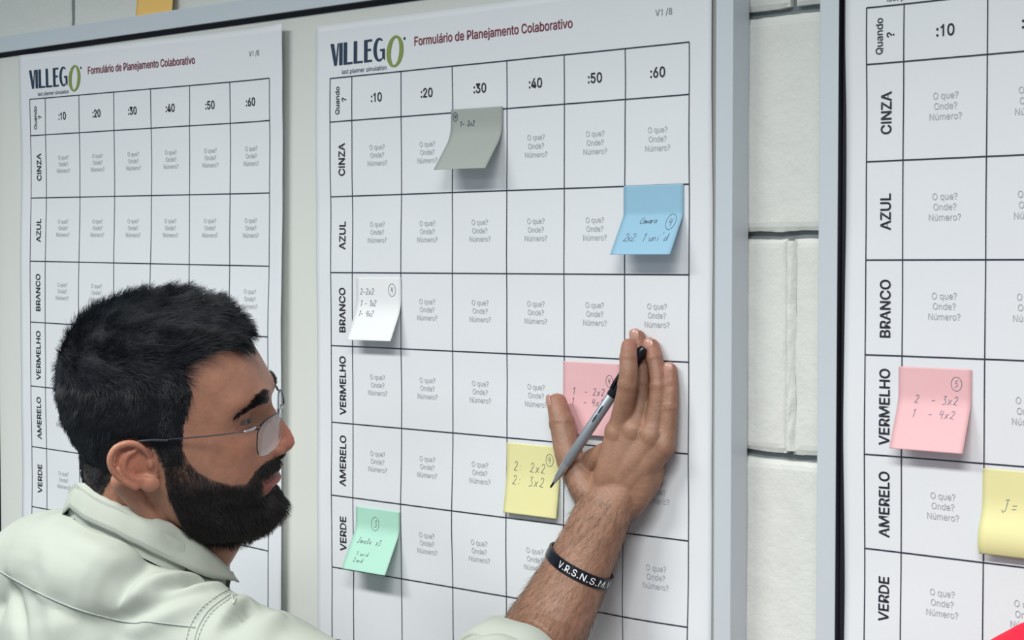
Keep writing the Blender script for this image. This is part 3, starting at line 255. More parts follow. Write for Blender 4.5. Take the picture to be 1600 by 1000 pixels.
# ------------------------------------------------------------------ printed forms
class Sheet:
    def __init__(s): s.V = []; s.F = []; s.n = 0
    def add(s, g):
        V, Fc = g; s.V.append(np.asarray(V, float)); s.F += [tuple(i+s.n for i in f) for f in Fc]; s.n += len(V)
    def strip(s, p, q, wd, step=.008):
        p = np.array(p, float); q = np.array(q, float); L = np.linalg.norm(q-p); n = max(1, int(L/step)); t = (q-p)/L; nn = np.array([-t[1], t[0]])*wd/2
        V = [];
        for i in range(n+1):
            c = p+(q-p)*i/n; V += [c-nn, c+nn]
        s.add((np.array(V), [(2*i, 2*i+2, 2*i+3, 2*i+1) for i in range(n)]))
    def poly(s, pts):
        V, Fc = fill2d([np.array(k, float)*1000 for k in pts]); s.add((V/1000, Fc))
def form(name_label, ox, oz, rot, wave, ml=.0255):
    """ox, oz: top-left corner of the printed grid on the board; sheet coordinates u right, v up from there"""
    c, sn = math.cos(rot), math.sin(rot)
    def place(V, lift):
        V = np.asarray(V, float)
        X = ox + V[:, 0]*c - V[:, 1]*sn; Z = oz + V[:, 0]*sn + V[:, 1]*c
        Y = -np.array([wave(u, v) for u, v in V]) - lift
        return np.c_[X, Y, Z]
    c0, cw, hh = .0365, .0790, .0514
    ru = [0, -hh]
    for d in (.0884, .0898, .0868, .0915, .0872, .0865, .0865): ru.append(ru[-1]-d)
    cu = [0, c0] + [c0+cw*k for k in range(1, 7)]
    W = cu[-1]
    u0, u1, v1, v0 = -ml, W+.0275, .0635, -.778
    # paper
    nu, nv = 72, 104; V = []
    for b in range(nv+1):
        for a in range(nu+1): V.append((u0+(u1-u0)*a/nu, v0+(v1-v0)*b/nv))
    fs = [(b*(nu+1)+a, b*(nu+1)+a+1, (b+1)*(nu+1)+a+1, (b+1)*(nu+1)+a) for b in range(nv) for a in range(nu)]
    root = mesh_obj('planning_form', place(V, 0), fs, M_PAPER, smooth=True)
    so = root.modifiers.new('thickness', 'SOLIDIFY'); so.thickness = .00025; so.offset = -1
    tag(root, name_label, 'form', 'large printed planning forms')
    # grid
    g = Sheet()
    for v in ru: g.strip((0, v), (W, v), .00125)
    for u in cu: g.strip((u, 0), (u, ru[-1]), .00105)
    mesh_obj('printed_grid', place(g.V and np.concatenate(g.V), .0006), g.F, M_GRIDINK, root)
    # headings
    def put(name, ink, *geos):
        t = Sheet()
        for q in geos: t.add(q)
        return mesh_obj(name, place(np.concatenate(t.V), .0006), t.F, ink, root)
    for k in range(6): put('column_heading', M_INK, text_geo(':%d0' % (k+1), .0100, (cu[k+1]+cu[k+2])/2+.0005, -hh*.52, 0, 13, .90))
    put('column_heading', M_INK, text_geo('Quando', .0066, .0125, -.0268, math.pi/2, 9, 1.0), text_geo('?', .0072, .0235, -.0262, math.pi/2, 13, 1.0))
    for k, s in enumerate(('CINZA', 'AZUL', 'BRANCO', 'VERMELHO', 'AMERELO', 'VERDE')):
        put('row_heading', M_INK, text_geo(s, .0100, .0195, (ru[k+1]+ru[k+2])/2-.001, math.pi/2, 14, .93))
    # cell prompts
    for r in range(6):
        for k in range(6):
            cx, cy = (cu[k+1]+cu[k+2])/2+.001, (ru[r+1]+ru[r+2])/2+.0022
            put('cell_prompt', M_PROMPT, *[text_geo(s, .0058, cx, cy-.0092*(q-1), 0, 0, .93) for q, s in enumerate(('O que?', 'Onde?', 'Número?'))])
    # title and page mark
    t = Sheet(); t.add(text_geo('Formulário de Planejamento Colaborativo', .0098, .1365, .0322, 0, 5.5, .2384/.3216, 'l', 8) if 0 else text_geo('Formulário de Planejamento Colaborativo', .0098, .1365, .0322, 0, 9.0, .873, 'l'))
    mesh_obj('title', place(np.concatenate(t.V), .0006), t.F, M_TITLE, root)
    t = Sheet(); t.add(text_geo('V1 /8', .0064, .4690, .0325, 0, 1.5, .95, 'l')); mesh_obj('page_mark', place(np.concatenate(t.V), .0006), t.F, M_GREENINK, root)
    # logo
    t = Sheet(); y0, y1 = .0145, .0405; S = .0055; th = .0024; e = .004
    x = .0002
    t.poly([[(x, y1), (x+.0056, y1), (x+.0096, y0+.0075), (x+.0118, y1), (x+.0140, y1), (x+.0108, y0), (x+.0064, y0)]]); x = .0150
    t.poly([[(x, y0), (x+S, y0), (x+S, y1), (x, y1)]]); x = .0224
    for dx in (0, .0168): t.poly([[(x+dx, y0), (x+dx+.0150, y0), (x+dx+.0150, y0+th), (x+dx+S, y0+th), (x+dx+S, y1), (x+dx, y1)]])
    x = .0564; ym = (y0+y1)/2+.001
    t.poly([[(x, y0), (x+.0130, y0), (x+.0130, y0+th), (x+S, y0+th), (x+S, ym-th/2), (x+.0112, ym-th/2), (x+.0112, ym+th/2), (x+S, ym+th/2), (x+S, y1-th), (x+.0130, y1-th), (x+.0130, y1), (x, y1)]])
    x = .0715; cx, cy, a, b = x+.0092, (y0+y1)/2, .0092, (y1-y0)/2+.0006
    outer = [(cx+a*math.cos(q), cy+b*math.sin(q)) for q in np.linspace(math.radians(48), math.radians(312), 30)]
    inner = [(cx+.0008+(a-S+.001)*math.cos(q), cy+(b-th)*math.sin(q)) for q in np.linspace(math.radians(300), math.radians(60), 30)]
    t.poly([outer + [(cx+a, y0), (cx+a, cy+.0005), (cx+.0015, cy+.0005), (cx+.0015, cy-th+.0005), (cx+a-.0042, cy-th+.0005), (cx+a-.0042, y0+th)] + inner])
    t.add(text_geo('last planner simulation', .0052, .0192, .0064, 0, 0, .98, 'l'))
    mesh_obj('logo_lettering', place(np.concatenate(t.V), .0006), t.F, M_NAVY, root)
    t = Sheet(); cx, cy = .1062, .0235
    ring = np.linspace(0, 2*math.pi, 48, endpoint=False)
    sh = -.0015
    def oval(a, b, dx=0): return [(cx+dx+a*math.cos(q)+sh*math.sin(q)*-1, cy+b*math.sin(q)) for q in ring]
    t.poly([oval(.0135, .0180), oval(.0068, .0154, .0002)])
    mesh_obj('logo_oval', place(np.concatenate(t.V), .0006), t.F, M_OLIVE, root)
    t = Sheet(); cx, cy = .1215, .0368; sh = 0; t.poly([oval(.0016, .0016)]); mesh_obj('logo_dot', place(np.concatenate(t.V), .0006), t.F, M_NAVY, root)
    return root
N = lambda a, b, s: mnoise.noise(Vector((a, b, s)))
def g1(x, c, s): return math.exp(-((x-c)/s)**2)
def wave_c(u, v):
    e = .0026 + .0013*N(u*5, v*7, 2.2) + .0007*N(u*14, v*16, 6)
    e += .0050*g1(u, .545, .035)*g1(v, -.02, .10)                       # right edge bulging away near the top
    e += .0040*g1(u + .35*(v+.62), .47, .05)*g1(v, -.62, .13)            # soft buckle low on the right
    e += .0020*g1(v, -.50, .05)*g1(u, .1, .2)
    e += .0035*g1(u, .56, .02)*max(0, math.sin(v*11+.3))*.6
    return e
def wave_l(u, v): return .0030 + .0016*N(u*5, v*7, 12.2) + .0008*N(u*13, v*15, 16) + .0075*max(0, (u-.44)/.09)**2 + .001*math.sin(v*14)
def wave_r(u, v): return .0028 + .0012*N(u*5, v*7, 22.2) + .0006*N(u*14, v*16, 26) + .0030*g1(u, -.03, .03)*(1+math.sin(v*17+1.3))*.6
FORM_C = form('large white planning form in the middle that the man is pressing with his hand', -.2786, 1.9160, 0.0, wave_c)
FORM_L = form('large white planning form without notes behind the bearded man', -.8907, 1.9295, math.radians(-.70), wave_l)
FORM_R = form('large white planning form on the right board, cut by the picture edge', .4258, 1.9305, math.radians(.12), wave_r, .0208)

# ------------------------------------------------------------------ handwriting
STROKE = {   # pen strokes in a unit box, baseline 0, height 1
 '1': [[(.15,.75),(.35,1),(.32,0)]], 'j': [[(.30,1),(.34,.25),(.22,0),(.02,.08)],[(.12,.86),(.3,1)]],
 '2': [[(.05,.78),(.2,1),(.42,.92),(.42,.65),(.05,.05),(.2,.1),(.5,.02)]],
 '3': [[(.08,.95),(.4,1),(.22,.6),(.45,.42),(.4,.08),(.05,.02)]],
 '4': [[(.15,1),(.05,.45),(.45,.5)],[(.42,.95),(.36,0)]], '5': [[(.45,1),(.12,.98),(.1,.6),(.4,.55),(.42,.15),(.08,0)]],
 '8': [[(.4,.85),(.2,1),(.1,.75),(.4,.35),(.3,0),(.08,.2),(.4,.7),(.4,.85)]],
 'x': [[(.05,.6),(.42,.05)],[(.45,.62),(.02,.0)]], 'X': [[(.02,.85),(.5,.0)],[(.5,.9),(.0,.0)]],
 '-': [[(.05,.4),(.45,.42)]], '=': [[(.05,.55),(.4,.58)],[(.05,.28),(.4,.3)]], ':': [[(.15,.55),(.22,.6)],[(.12,.15),(.2,.18)]],
 'a': [[(.4,.5),(.15,.5),(.08,.15),(.3,.1),(.42,.5),(.42,.05)]], 'n': [[(.05,.5),(.08,0)],[(.08,.4),(.3,.5),(.38,.05)]], 'm': [[(.02,.5),(.05,0),(.15,.45),(.25,.05),(.35,.45),(.45,.05)]],
 'e': [[(.08,.28),(.4,.35),(.25,.55),(.06,.3),(.2,0),(.42,.1)]], 'u': [[(.05,.5),(.1,.05),(.35,.1),(.4,.5),(.42,.05)]], 'i': [[(.2,.5),(.22,.05)],[(.22,.75),(.26,.8)]], 'd': [[(.4,.45),(.12,.4),(.1,.05),(.4,.15),(.44,1),(.44,.05)]],
 'l': [[(.15,0),(.3,.95),(.18,.95),(.15,.1),(.35,.05)]], 'r': [[(.08,.5),(.1,0),(.15,.4),(.38,.5)]], 'o': [[(.25,.5),(.06,.3),(.2,.02),(.42,.2),(.25,.5)]], 'v': [[(.03,.5),(.2,.02),(.42,.55)]],
 'J': [[(.15,.95),(.5,1)],[(.35,1),(.3,.15),(.1,.0),(0,.2)]], 'C': [[(.5,.85),(.25,.8),(.05,.3),(.2,0),(.5,.15)]], "'": [[(.1,.9),(.22,1.05)]], 's': [[(.4,.5),(.12,.42),(.35,.2),(.05,.02)]], 't': [[(.2,.9),(.2,.05),(.4,.08)],[(.05,.6),(.4,.62)]], 'p': [[(.06,.5),(.02,-.4)],[(.06,.45),(.35,.45),(.3,.05),(.06,.1)]], 'z': [[(.05,.5),(.4,.5),(.05,.03),(.42,.05)]],
}
def hand(s, u, v, h, slant=.15, sp=.62, wr=.0006):
    out = []
    for i, c in enumerate(s):
        if c == ' ': continue
        for st in STROKE[c]:
            P = [(u+(i*sp+x+slant*y)*h, v+y*h) for x, y in st]; Q = []
            for k in range(len(P)-1):
                for t in (0, .25, .5, .75): Q.append((P[k][0]+(P[k+1][0]-P[k][0])*t, P[k][1]+(P[k+1][1]-P[k][1])*t))
            out.append(Q+[P[-1]])
    return out
def ring_stroke(u, v, a, b): return [[(u+a*math.cos(q), v+b*math.sin(q)) for q in np.linspace(.3, 2*math.pi+.5, 30)]]

# ------------------------------------------------------------------ sticky notes
def sticky(x, z, wd, colour, label, group, lift=.02, stick=.018, crease=.02, rot=0, y0=-.0046, strokes=(), ink=None, wr=.0006, ht=.076, tail=0, twist=0):
    """square note glued along its top strip, its free part bending away from the sheet"""
    m = mat('note_paper_'+group.split()[0], colour, .6, var=(35, .25, tuple(c*.94 for c in colour)), bump=[(60, .1, .001)])
    # bend angle: grows over `crease` after the glued strip, then straight; solved so the free edge stands `lift` off
    nt = 60
    def profile(am):
        y = z_ = 0; Y, Zs = [0], [0]
        for i in range(nt):
            t = (i+.5)/nt*ht
            k = min(1, max(0, (t-stick)/crease)); a = am*k*k*(3-2*k)
            if tail and t > ht-.03: a += tail*((t-(ht-.03))/.03)**1.5
            y += math.sin(a)*ht/nt; z_ += math.cos(a)*ht/nt; Y.append(y); Zs.append(z_)
        return np.array(Y), np.array(Zs)
    lo, hi = -.6, 1.5
    for _ in range(40):
        mid = (lo+hi)/2
        if profile(mid)[0][-1] < lift: lo = mid
        else: hi = mid
    PY, PZ = profile(lo); T = np.linspace(0, ht, nt+1)
    c, sn = math.cos(rot), math.sin(rot)
    def place(V, off):
        V = np.asarray(V, float); t = -V[:, 1]
        py = np.interp(t, T, PY); pz = np.interp(t, T, PZ)
        ny = np.gradient(PZ, T); nz = np.gradient(PY, T)
        oy, oz = np.interp(t, T, ny)*off, np.interp(t, T, nz)*off
        py = py*(1+twist*(V[:, 0]/wd-.5)) + oy; dz = -pz + oz
        return np.c_[x+V[:, 0]*c-dz*sn, y0-py, z+V[:, 0]*sn+dz*c]
    nu = 12; V = [(wd*a/nu, -ht*b/nt) for b in range(nt+1) for a in range(nu+1)]
    fs = [(b*(nu+1)+a, (b+1)*(nu+1)+a, (b+1)*(nu+1)+a+1, b*(nu+1)+a+1) for b in range(nt) for a in range(nu)]
    o = mesh_obj('sticky_note', place(V, 0), fs, m, smooth=True)
    so = o.modifiers.new('thickness', 'SOLIDIFY'); so.thickness = .00018; so.offset = 0
    tag(o, label, 'sticky note', 'sticky notes on the forms')
    if strokes:
        s = Sheet()
        for q in strokes:
            q = [np.array(p, float) for p in q]
            P = []
            for i, p in enumerate(q):
                d = q[min(i+1, len(q)-1)]-q[max(i-1, 0)]; d /= max(np.linalg.norm(d), 1e-9); n = np.array([-d[1], d[0]])*wr/2
                P += [p-n, p+n]
            s.add((np.array(P), [(2*i, 2*i+2, 2*i+3, 2*i+1) for i in range(len(q)-1)]))
        mesh_obj('handwriting', place(np.concatenate(s.V), .0003), s.F, ink or M_PEN_INK, o)
    return o
def wr_y(wave, ox, oz, x, z): return -wave(x-ox, z-oz)-.0006
GREY = lin(160,166,160); BLUE = lin(146,190,214); WHITE = lin(232,234,236); PINK = lin(230,182,186); YELLOW = lin(228,224,164); GREEN = lin(172,220,202); ORANGE = lin(238,194,108)
yc = lambda x, z: wr_y(wave_c, -.2786, 1.916, x, z)
yr = lambda x, z: wr_y(wave_r, .4258, 1.9305, x, z)
sticky(-.0852, 1.8680, .0752, GREY, 'grey sticky note curling off the form under the 30 column', 'grey note', .028, .012, .034, math.radians(-.6), yc(-.05, 1.85)-.001, hand('1- 2x2', .013, -.0195, .006, wr=.001)+ring_stroke(.0065, -.0085, .0032, .0048)+hand('4', .005, -.011, .005), wr=.0009)
sticky(.1522, 1.7765, .0732, BLUE, 'light blue sticky note creased across near the top of the form', 'blue note', .023, .026, .008, 0, yc(.19, 1.76)-.001, hand('Camara', .023, -.0405, .0085, sp=.40)+ring_stroke(.0615, -.0385, .0058, .0090)+hand('4', .0585, -.043, .0085)+hand("2x2: 1 uni'd", .010, -.0610, .0095, sp=.47), M_PEN_INK, .0005)
sticky(-.2340, 1.6805, .0720, WHITE, 'white sticky note with small writing on the BRANCO row', 'white note', .018, .020, .030, math.radians(.5), yc(-.2, 1.67)-.001, hand('2-2x2', .006, -.020, .0075)+hand('1 - 1x2', .006, -.0335, .0075, sp=.5)+hand('1- 4x2', .006, -.046, .0075, sp=.55)+ring_stroke(.0580, -.0145, .0056, .0072)+hand('4', .0555, -.018, .007), M_PEN_INK)
sticky(.0733, 1.5945, .0745, PINK, 'pink sticky note partly covered by the hand holding the pen', 'pink note', .005, .025, .03, 0, yc(.1, 1.58)-.001, hand('1  - 2x2', .012, -.0345, .0078, sp=.70)+hand('1  - 4x2', .011, -.0455, .0078, sp=.70)+ring_stroke(.0610, -.0185, .0045, .0062)+hand('4', .0587, -.0215, .006), M_PEN_INK, .00055)
sticky(-.0045, 1.5030, .0735, YELLOW, 'pale yellow sticky note under the tip of the pen', 'yellow note', .006, .020, .03, 0, yc(.03, 1.48)-.001, hand('2: 2x2', .0100, -.0300, .0105, sp=.72)+hand('2: 3x2', .0090, -.0450, .0105, sp=.72)+ring_stroke(.0600, -.0150, .0050, .0065)+hand('4', .0575, -.018, .007), M_PEN_INK, .00055)
sticky(-.2352, 1.4118, .0708, GREEN, 'mint green sticky note lifting off the VERDE row', 'green note', .024, .016, .018, 0, yc(-.2, 1.39)-.001, ring_stroke(.0320, -.0180, .0062, .0080)+hand('3', .0300, -.0220, .0085)+hand('Janela  x3', .010, -.0430, .0072, sp=.52)+hand('1 unid', .015, -.0580, .0055, sp=.6)+hand('2 unid', .014, -.0660, .0055, sp=.45), M_PEN_INK2, .0006)
sticky(.4604, 1.6048, .0700, PINK, 'pink sticky note on the right form beside the VERMELHO heading', 'pink note', .017, .022, .016, 0, yr(.49, 1.58)-.001, hand('2  - 3x2', .016, -.0325, .0078, sp=.68)+hand('1  - 4x2', .015, -.0455, .0078, sp=.68)+ring_stroke(.0560, -.0135, .0050, .0062)+hand('5', .0540, -.0165, .006), M_PEN_INK2, .0006)
sticky(.5415, 1.5188, .0745, YELLOW, 'pale yellow sticky note at the right edge of the picture', 'yellow note', .006, .020, .03, 0, yr(.57, 1.5)-.001, hand('J= 2x2', .0180, -.0370, .0115, sp=.72), M_PEN_INK2, .0006, tail=-.9)
sticky(-.6640, 2.1015, .0765, ORANGE, 'orange sticky note on the wall just above the top frame', 'orange note', .004, .020, .03, math.radians(-.4), .0135)

# ================================================================== people
M_SKIN = bpy.data.materials.new('skin'); M_SKIN.use_nodes = True
def skin_nodes():
    nt = M_SKIN.node_tree; b = nt.nodes['Principled BSDF']
    at = nt.nodes.new('ShaderNodeVertexColor'); at.layer_name = 'tone'
    tc = nt.nodes.new('ShaderNodeTexCoord')
    n = nt.nodes.new('ShaderNodeTexNoise'); n.inputs['Scale'].default_value = 70; n.inputs['Detail'].default_value = 6
    nt.links.new(tc.outputs['Object'], n.inputs['Vector'])
    r = nt.nodes.new('ShaderNodeMapRange'); r.inputs[1].default_value = .3; r.inputs[2].default_value = .7; r.inputs[3].default_value = .86; r.inputs[4].default_value = 1.10
    nt.links.new(n.outputs[0], r.inputs[0])
    mx = nt.nodes.new('ShaderNodeMix'); mx.data_type = 'RGBA'; mx.blend_type = 'MULTIPLY'; mx.inputs[0].default_value = 1
    nt.links.new(at.outputs[0], mx.inputs[6]); nt.links.new(r.outputs[0], mx.inputs[7]); nt.links.new(mx.outputs[2], b.inputs['Base Color'])
    b.inputs['Roughness'].default_value = .48; b.inputs['Specular IOR Level'].default_value = .45
    b.inputs['Subsurface Weight'].default_value = .12; b.inputs['Subsurface Radius'].default_value = (.008, .003, .0015); b.inputs['Subsurface Scale'].default_value = .4
    prev = None
    for sc, st, di in ((260, .5, .0009), (1100, .4, .0004)):
        v = nt.nodes.new('ShaderNodeTexNoise'); v.inputs['Scale'].default_value = sc; nt.links.new(tc.outputs['Object'], v.inputs['Vector'])
        bp = nt.nodes.new('ShaderNodeBump'); bp.inputs['Strength'].default_value = st; bp.inputs['Distance'].default_value = di
        nt.links.new(v.outputs[0], bp.inputs['Height'])
        if prev: nt.links.new(prev.outputs[0], bp.inputs['Normal'])
        prev = bp
    nt.links.new(prev.outputs[0], b.inputs['Normal'])
skin_nodes()
M_HAIR = mat('dark_hair', (.0085, .0118, .0175), .42, spec=.45)
M_HAIRCAP = mat('dark_hair_mass', (.0060, .0075, .0110), .75, spec=.2, bump=[(220, .8, .002)])
M_BEARD = mat('dark_beard', (.0150, .0130, .0130), .45, spec=.4)
def strand_variety(m, a, b):
    nt = m.node_tree; h = nt.nodes.new('ShaderNodeHairInfo'); r = nt.nodes.new('ShaderNodeValToRGB'); e = r.color_ramp.elements
    e[0].color = (*a, 1); e[0].position = .35; e[1].color = (*b, 1); e[1].position = 1
    nt.links.new(h.outputs['Random'], r.inputs[0]); nt.links.new(r.outputs[0], nt.nodes['Principled BSDF'].inputs['Base Color'])
strand_variety(M_BEARD, (.006, .006, .007), (.034, .025, .023)); strand_variety(M_HAIR, (.0040, .0062, .0100), (.016, .020, .027))
M_ARMHAIR = mat('arm_hair', (.10, .060, .038), .5)
M_SHIRT = mat('pale_shirt', lin(168,174,165), .8, var=(9, .35, lin(159,167,157)), bump=[(700, .15, .0004), (60, .12, .002)], spec=.2)
M_THREAD = mat('shirt_thread', lin(150,160,156), .9)
M_STITCH = mat('pale_stitch', lin(170,177,168), .9)
M_TROUSER = mat('dark_trousers', lin(46,52,66), .85, bump=[(500, .2, .0005)])
M_SHOE = mat('brown_shoe', lin(60,44,36), .5)
M_RED = mat('red_cloth', lin(216,4,48), .8, bump=[(600, .15, .0004)], var=(8, .3, lin(206,3,44)))
M_EYE = mat('eye_white', lin(112,104,100), .3); M_IRIS = mat('iris', lin(40,28,22), .2)
M_NAIL = mat('fingernail', lin(184,140,126), .28, spec=.5)
M_STEEL = mat('dark_metal_frame', lin(52,56,64), .3, metal=.85)
M_STEEL2 = mat('bright_metal', lin(190,196,200), .25, metal=.8)

def unit(v): v = np.asarray(v, float); return v/np.linalg.norm(v)
def spline(P, n):
    P = np.asarray(P, float); m = len(P)
    Q = np.vstack([2*P[0]-P[1], P, 2*P[-1]-P[-2]]); out = []
    for i in range(m-1):
        a, b, c, d = Q[i:i+4]
        for t in np.linspace(0, 1, n, endpoint=False):
            out.append(.5*((2*b)+(-a+c)*t+(2*a-5*b+4*c-d)*t*t+(-a+3*b-3*c+d)*t**3))
    return np.array(out+[P[-1]])
def tube(P, ra, rb=None, ref=(0, -1, 0), n=20, sub=6, caps=True, flat=False):
    """closed swept body: ra = half-width sideways, rb = half-thickness along ref"""
    P = np.asarray(P, float); ra = np.asarray(ra, float)*np.ones(len(P)); rb = ra if rb is None else np.asarray(rb, float)*np.ones(len(P))
    S = spline(np.c_[P, ra, rb], sub); C = S[:, :3]; A = np.maximum(S[:, 3], 1e-4); B = np.maximum(S[:, 4], 1e-4)
    T = np.gradient(C, axis=0); T /= np.linalg.norm(T, axis=1)[:, None]
    if caps and not flat:   # rounded ends
        add0, add1 = [], []
        for q in (80, 60, 40, 20):
            q = math.radians(q); add0.append((C[0]-T[0]*A[0]*.9*math.sin(q), A[0]*math.cos(q), B[0]*math.cos(q), T[0]))
        for q in (20, 40, 60, 80):
            q = math.radians(q); add1.append((C[-1]+T[-1]*A[-1]*.9*math.sin(q), A[-1]*math.cos(q), B[-1]*math.cos(q), T[-1]))
        C = np.vstack([[a[0] for a in add0], C, [a[0] for a in add1]]); T = np.vstack([[a[3] for a in add0], T, [a[3] for a in add1]])
        A = np.r_[[a[1] for a in add0], A, [a[1] for a in add1]]; B = np.r_[[a[2] for a in add0], B, [a[2] for a in add1]]
    ref = np.asarray(ref, float); V = []
    for c, t, a, b in zip(C, T, A, B):
        e1 = np.cross(t, ref); e1 = e1/np.linalg.norm(e1); e2 = np.cross(e1, t)
        for k in range(n):
            q = 2*math.pi*k/n; V.append(c+e1*a*math.cos(q)+e2*b*math.sin(q))
    m = len(C); F = [(i*n+k, i*n+(k+1) % n, (i+1)*n+(k+1) % n, (i+1)*n+k) for i in range(m-1) for k in range(n)]
    F += [tuple(range(n-1, -1, -1)), tuple((m-1)*n+k for k in range(n))]
    return np.array(V), F
def ball(c, ax, n=16, frame=None):
    """ellipsoid: ax = three half-axes along the rows of frame"""
    fr = np.eye(3) if frame is None else np.asarray(frame, float); V, F = [], []
    for i in range(n+1):
        th = math.pi*i/n
        for k in range(2*n):
            ph = math.pi*k/n; d = np.array([math.sin(th)*math.cos(ph), math.sin(th)*math.sin(ph), math.cos(th)])
            V.append(np.asarray(c)+(d*ax)@fr)
    F = [(i*2*n+k, i*2*n+(k+1) % (2*n), (i+1)*2*n+(k+1) % (2*n), (i+1)*2*n+k) for i in range(n) for k in range(2*n)]
    return np.array(V), F
def merge(parts):
    V, F, b = [], [], 0
    for v, f in parts: V.append(np.asarray(v, float)); F += [tuple(i+b for i in q) for q in f]; b += len(v)
    return np.concatenate(V), F
def fuse(parts, voxel, smooth=2, name='fused'):
    """one continuous skin over overlapping closed bodies"""
    V, F = merge(parts); o = mesh_obj(name, V, F)
    bm = bmesh.new(); bm.from_mesh(o.data); bmesh.ops.remove_doubles(bm, verts=bm.verts, dist=1e-6); bmesh.ops.recalc_face_normals(bm, faces=bm.faces); bm.to_mesh(o.data); bm.free()
    m = o.modifiers.new('r', 'REMESH'); m.mode = 'VOXEL'; m.voxel_size = voxel
    if smooth: m = o.modifiers.new('s', 'SMOOTH'); m.factor = .5; m.iterations = smooth
    me = bpy.data.meshes.new_from_object(o.evaluated_get(bpy.context.evaluated_depsgraph_get()))
    n = len(me.vertices); V = np.empty(n*3); me.vertices.foreach_get('co', V); N_ = np.empty(n*3); me.vertex_normals.foreach_get('vector', N_)
    F = np.empty(len(me.loops), np.int32); me.loops.foreach_get('vertex_index', F)
    ls = [p.loop_total for p in me.polygons]; fs = []; k = 0
    for L in ls: fs.append(tuple(F[k:k+L])); k += L
    bpy.data.objects.remove(o); bpy.data.meshes.remove(me)
    return V.reshape(-1, 3), fs, N_.reshape(-1, 3)
def set_tone(me, col):
    a = me.color_attributes.new('tone', 'FLOAT_COLOR', 'POINT'); a.data.foreach_set('color', np.c_[col, np.ones(len(col))].astype(np.float32).ravel())
def hair_curves(name, roots, pts, r0, r1, material, parent):
    """pts: (strands, k, 3)"""
    n, k, _ = pts.shape
    cd = bpy.data.hair_curves.new(name); cd.add_curves([k]*n)
    cd.attributes['position'].data.foreach_set('vector', pts.astype(np.float32).ravel())
    rad = np.tile(np.linspace(r0, r1, k), n).astype(np.float32)
    ra = cd.attributes.get('radius') or cd.attributes.new('radius', 'FLOAT', 'POINT'); ra.data.foreach_set('value', rad)
    cd.materials.append(material)
    o = bpy.data.objects.new(name, cd); COL.objects.link(o); o.parent = parent; return o
def sample(V, F, count, keep=None):
    """random points on a mesh given as quads/tris, with normals; keep(points) filters"""
    T = []
    for f in F:
        for i in range(1, len(f)-1): T.append((f[0], f[i], f[i+1]))
    T = np.array(T); a, b, c = V[T[:, 0]], V[T[:, 1]], V[T[:, 2]]
    cr = np.cross(b-a, c-a); ar = np.linalg.norm(cr, axis=1); nn = cr/np.maximum(ar, 1e-12)[:, None]
    if keep is not None: ar = ar*keep((a+b+c)/3)
    i = rng.choice(len(T), count, p=ar/ar.sum()); u, v = rng.random(count), rng.random(count); s = u+v > 1; u[s], v[s] = 1-u[s], 1-v[s]
    return a[i]+(b[i]-a[i])*u[:, None]+(c[i]-a[i])*v[:, None], nn[i]
def in_poly(px, py, poly):
    r = np.zeros(len(px), bool); n = len(poly)
    for i in range(n):
        (x0, y0), (x1, y1) = poly[i], poly[(i+1) % n]
        c = ((y0 > py) != (y1 > py)) & (px < (x1-x0)*(py-y0)/((y1-y0) if y1 != y0 else 1e-9)+x0); r ^= c
    return r
def seg_dist(P, L):
    d = np.full(len(P), 9.0)
    for a, b in zip(L[:-1], L[1:]):
        a, b = np.asarray(a), np.asarray(b); ab = b-a; t = np.clip(((P-a)@ab)/(ab@ab), 0, 1); d = np.minimum(d, np.linalg.norm(P-(a+t[:, None]*ab), axis=1))
    return d

# ------------------------------------------------------------------ head (millimetres: f forward, s to his right, u up)
UK =  [134, 131, 126, 118, 105, 90, 75, 60, 48, 38, 27, 15, 0, -12, -22, -30, -36, -42, -48, -56, -65, -76, -85, -92, -97]
FF =  [24, 40, 53, 67, 80, 89, 96.5, 103, 107.5, 107, 102, 100, 101, 103, 106, 107, 108, 104.5, 106, 101, 101, 104, 100, 90, 74]
FB =  [-2, -22, -40, -58, -74, -84, -91, -94, -94, -93, -91, -88, -83, -78, -73, -69, -66, -62, -58, -50, -40, -24, -8, 10, 34]
WW =  [9, 27, 40, 53, 63, 70, 74, 76, 75.5, 75, 74, 73, 72, 70.5, 69, 67.5, 66, 64.5, 63, 61, 58, 53, 46, 36, 22]
FC =  [12, 10, 8, 5, 3, 2, 2, 3, 5, 8, 12, 16, 20, 22, 24, 25, 26, 27, 28, 30, 32, 36, 40, 46, 52]
NN =  [2, 2, 2.05, 2.1, 2.15, 2.2, 2.25, 2.3, 2.35, 2.35, 2.35, 2.3, 2.25, 2.2, 2.15, 2.1, 2.05, 2.0, 2.0, 1.95, 1.95, 1.95, 1.9, 1.9, 1.9]
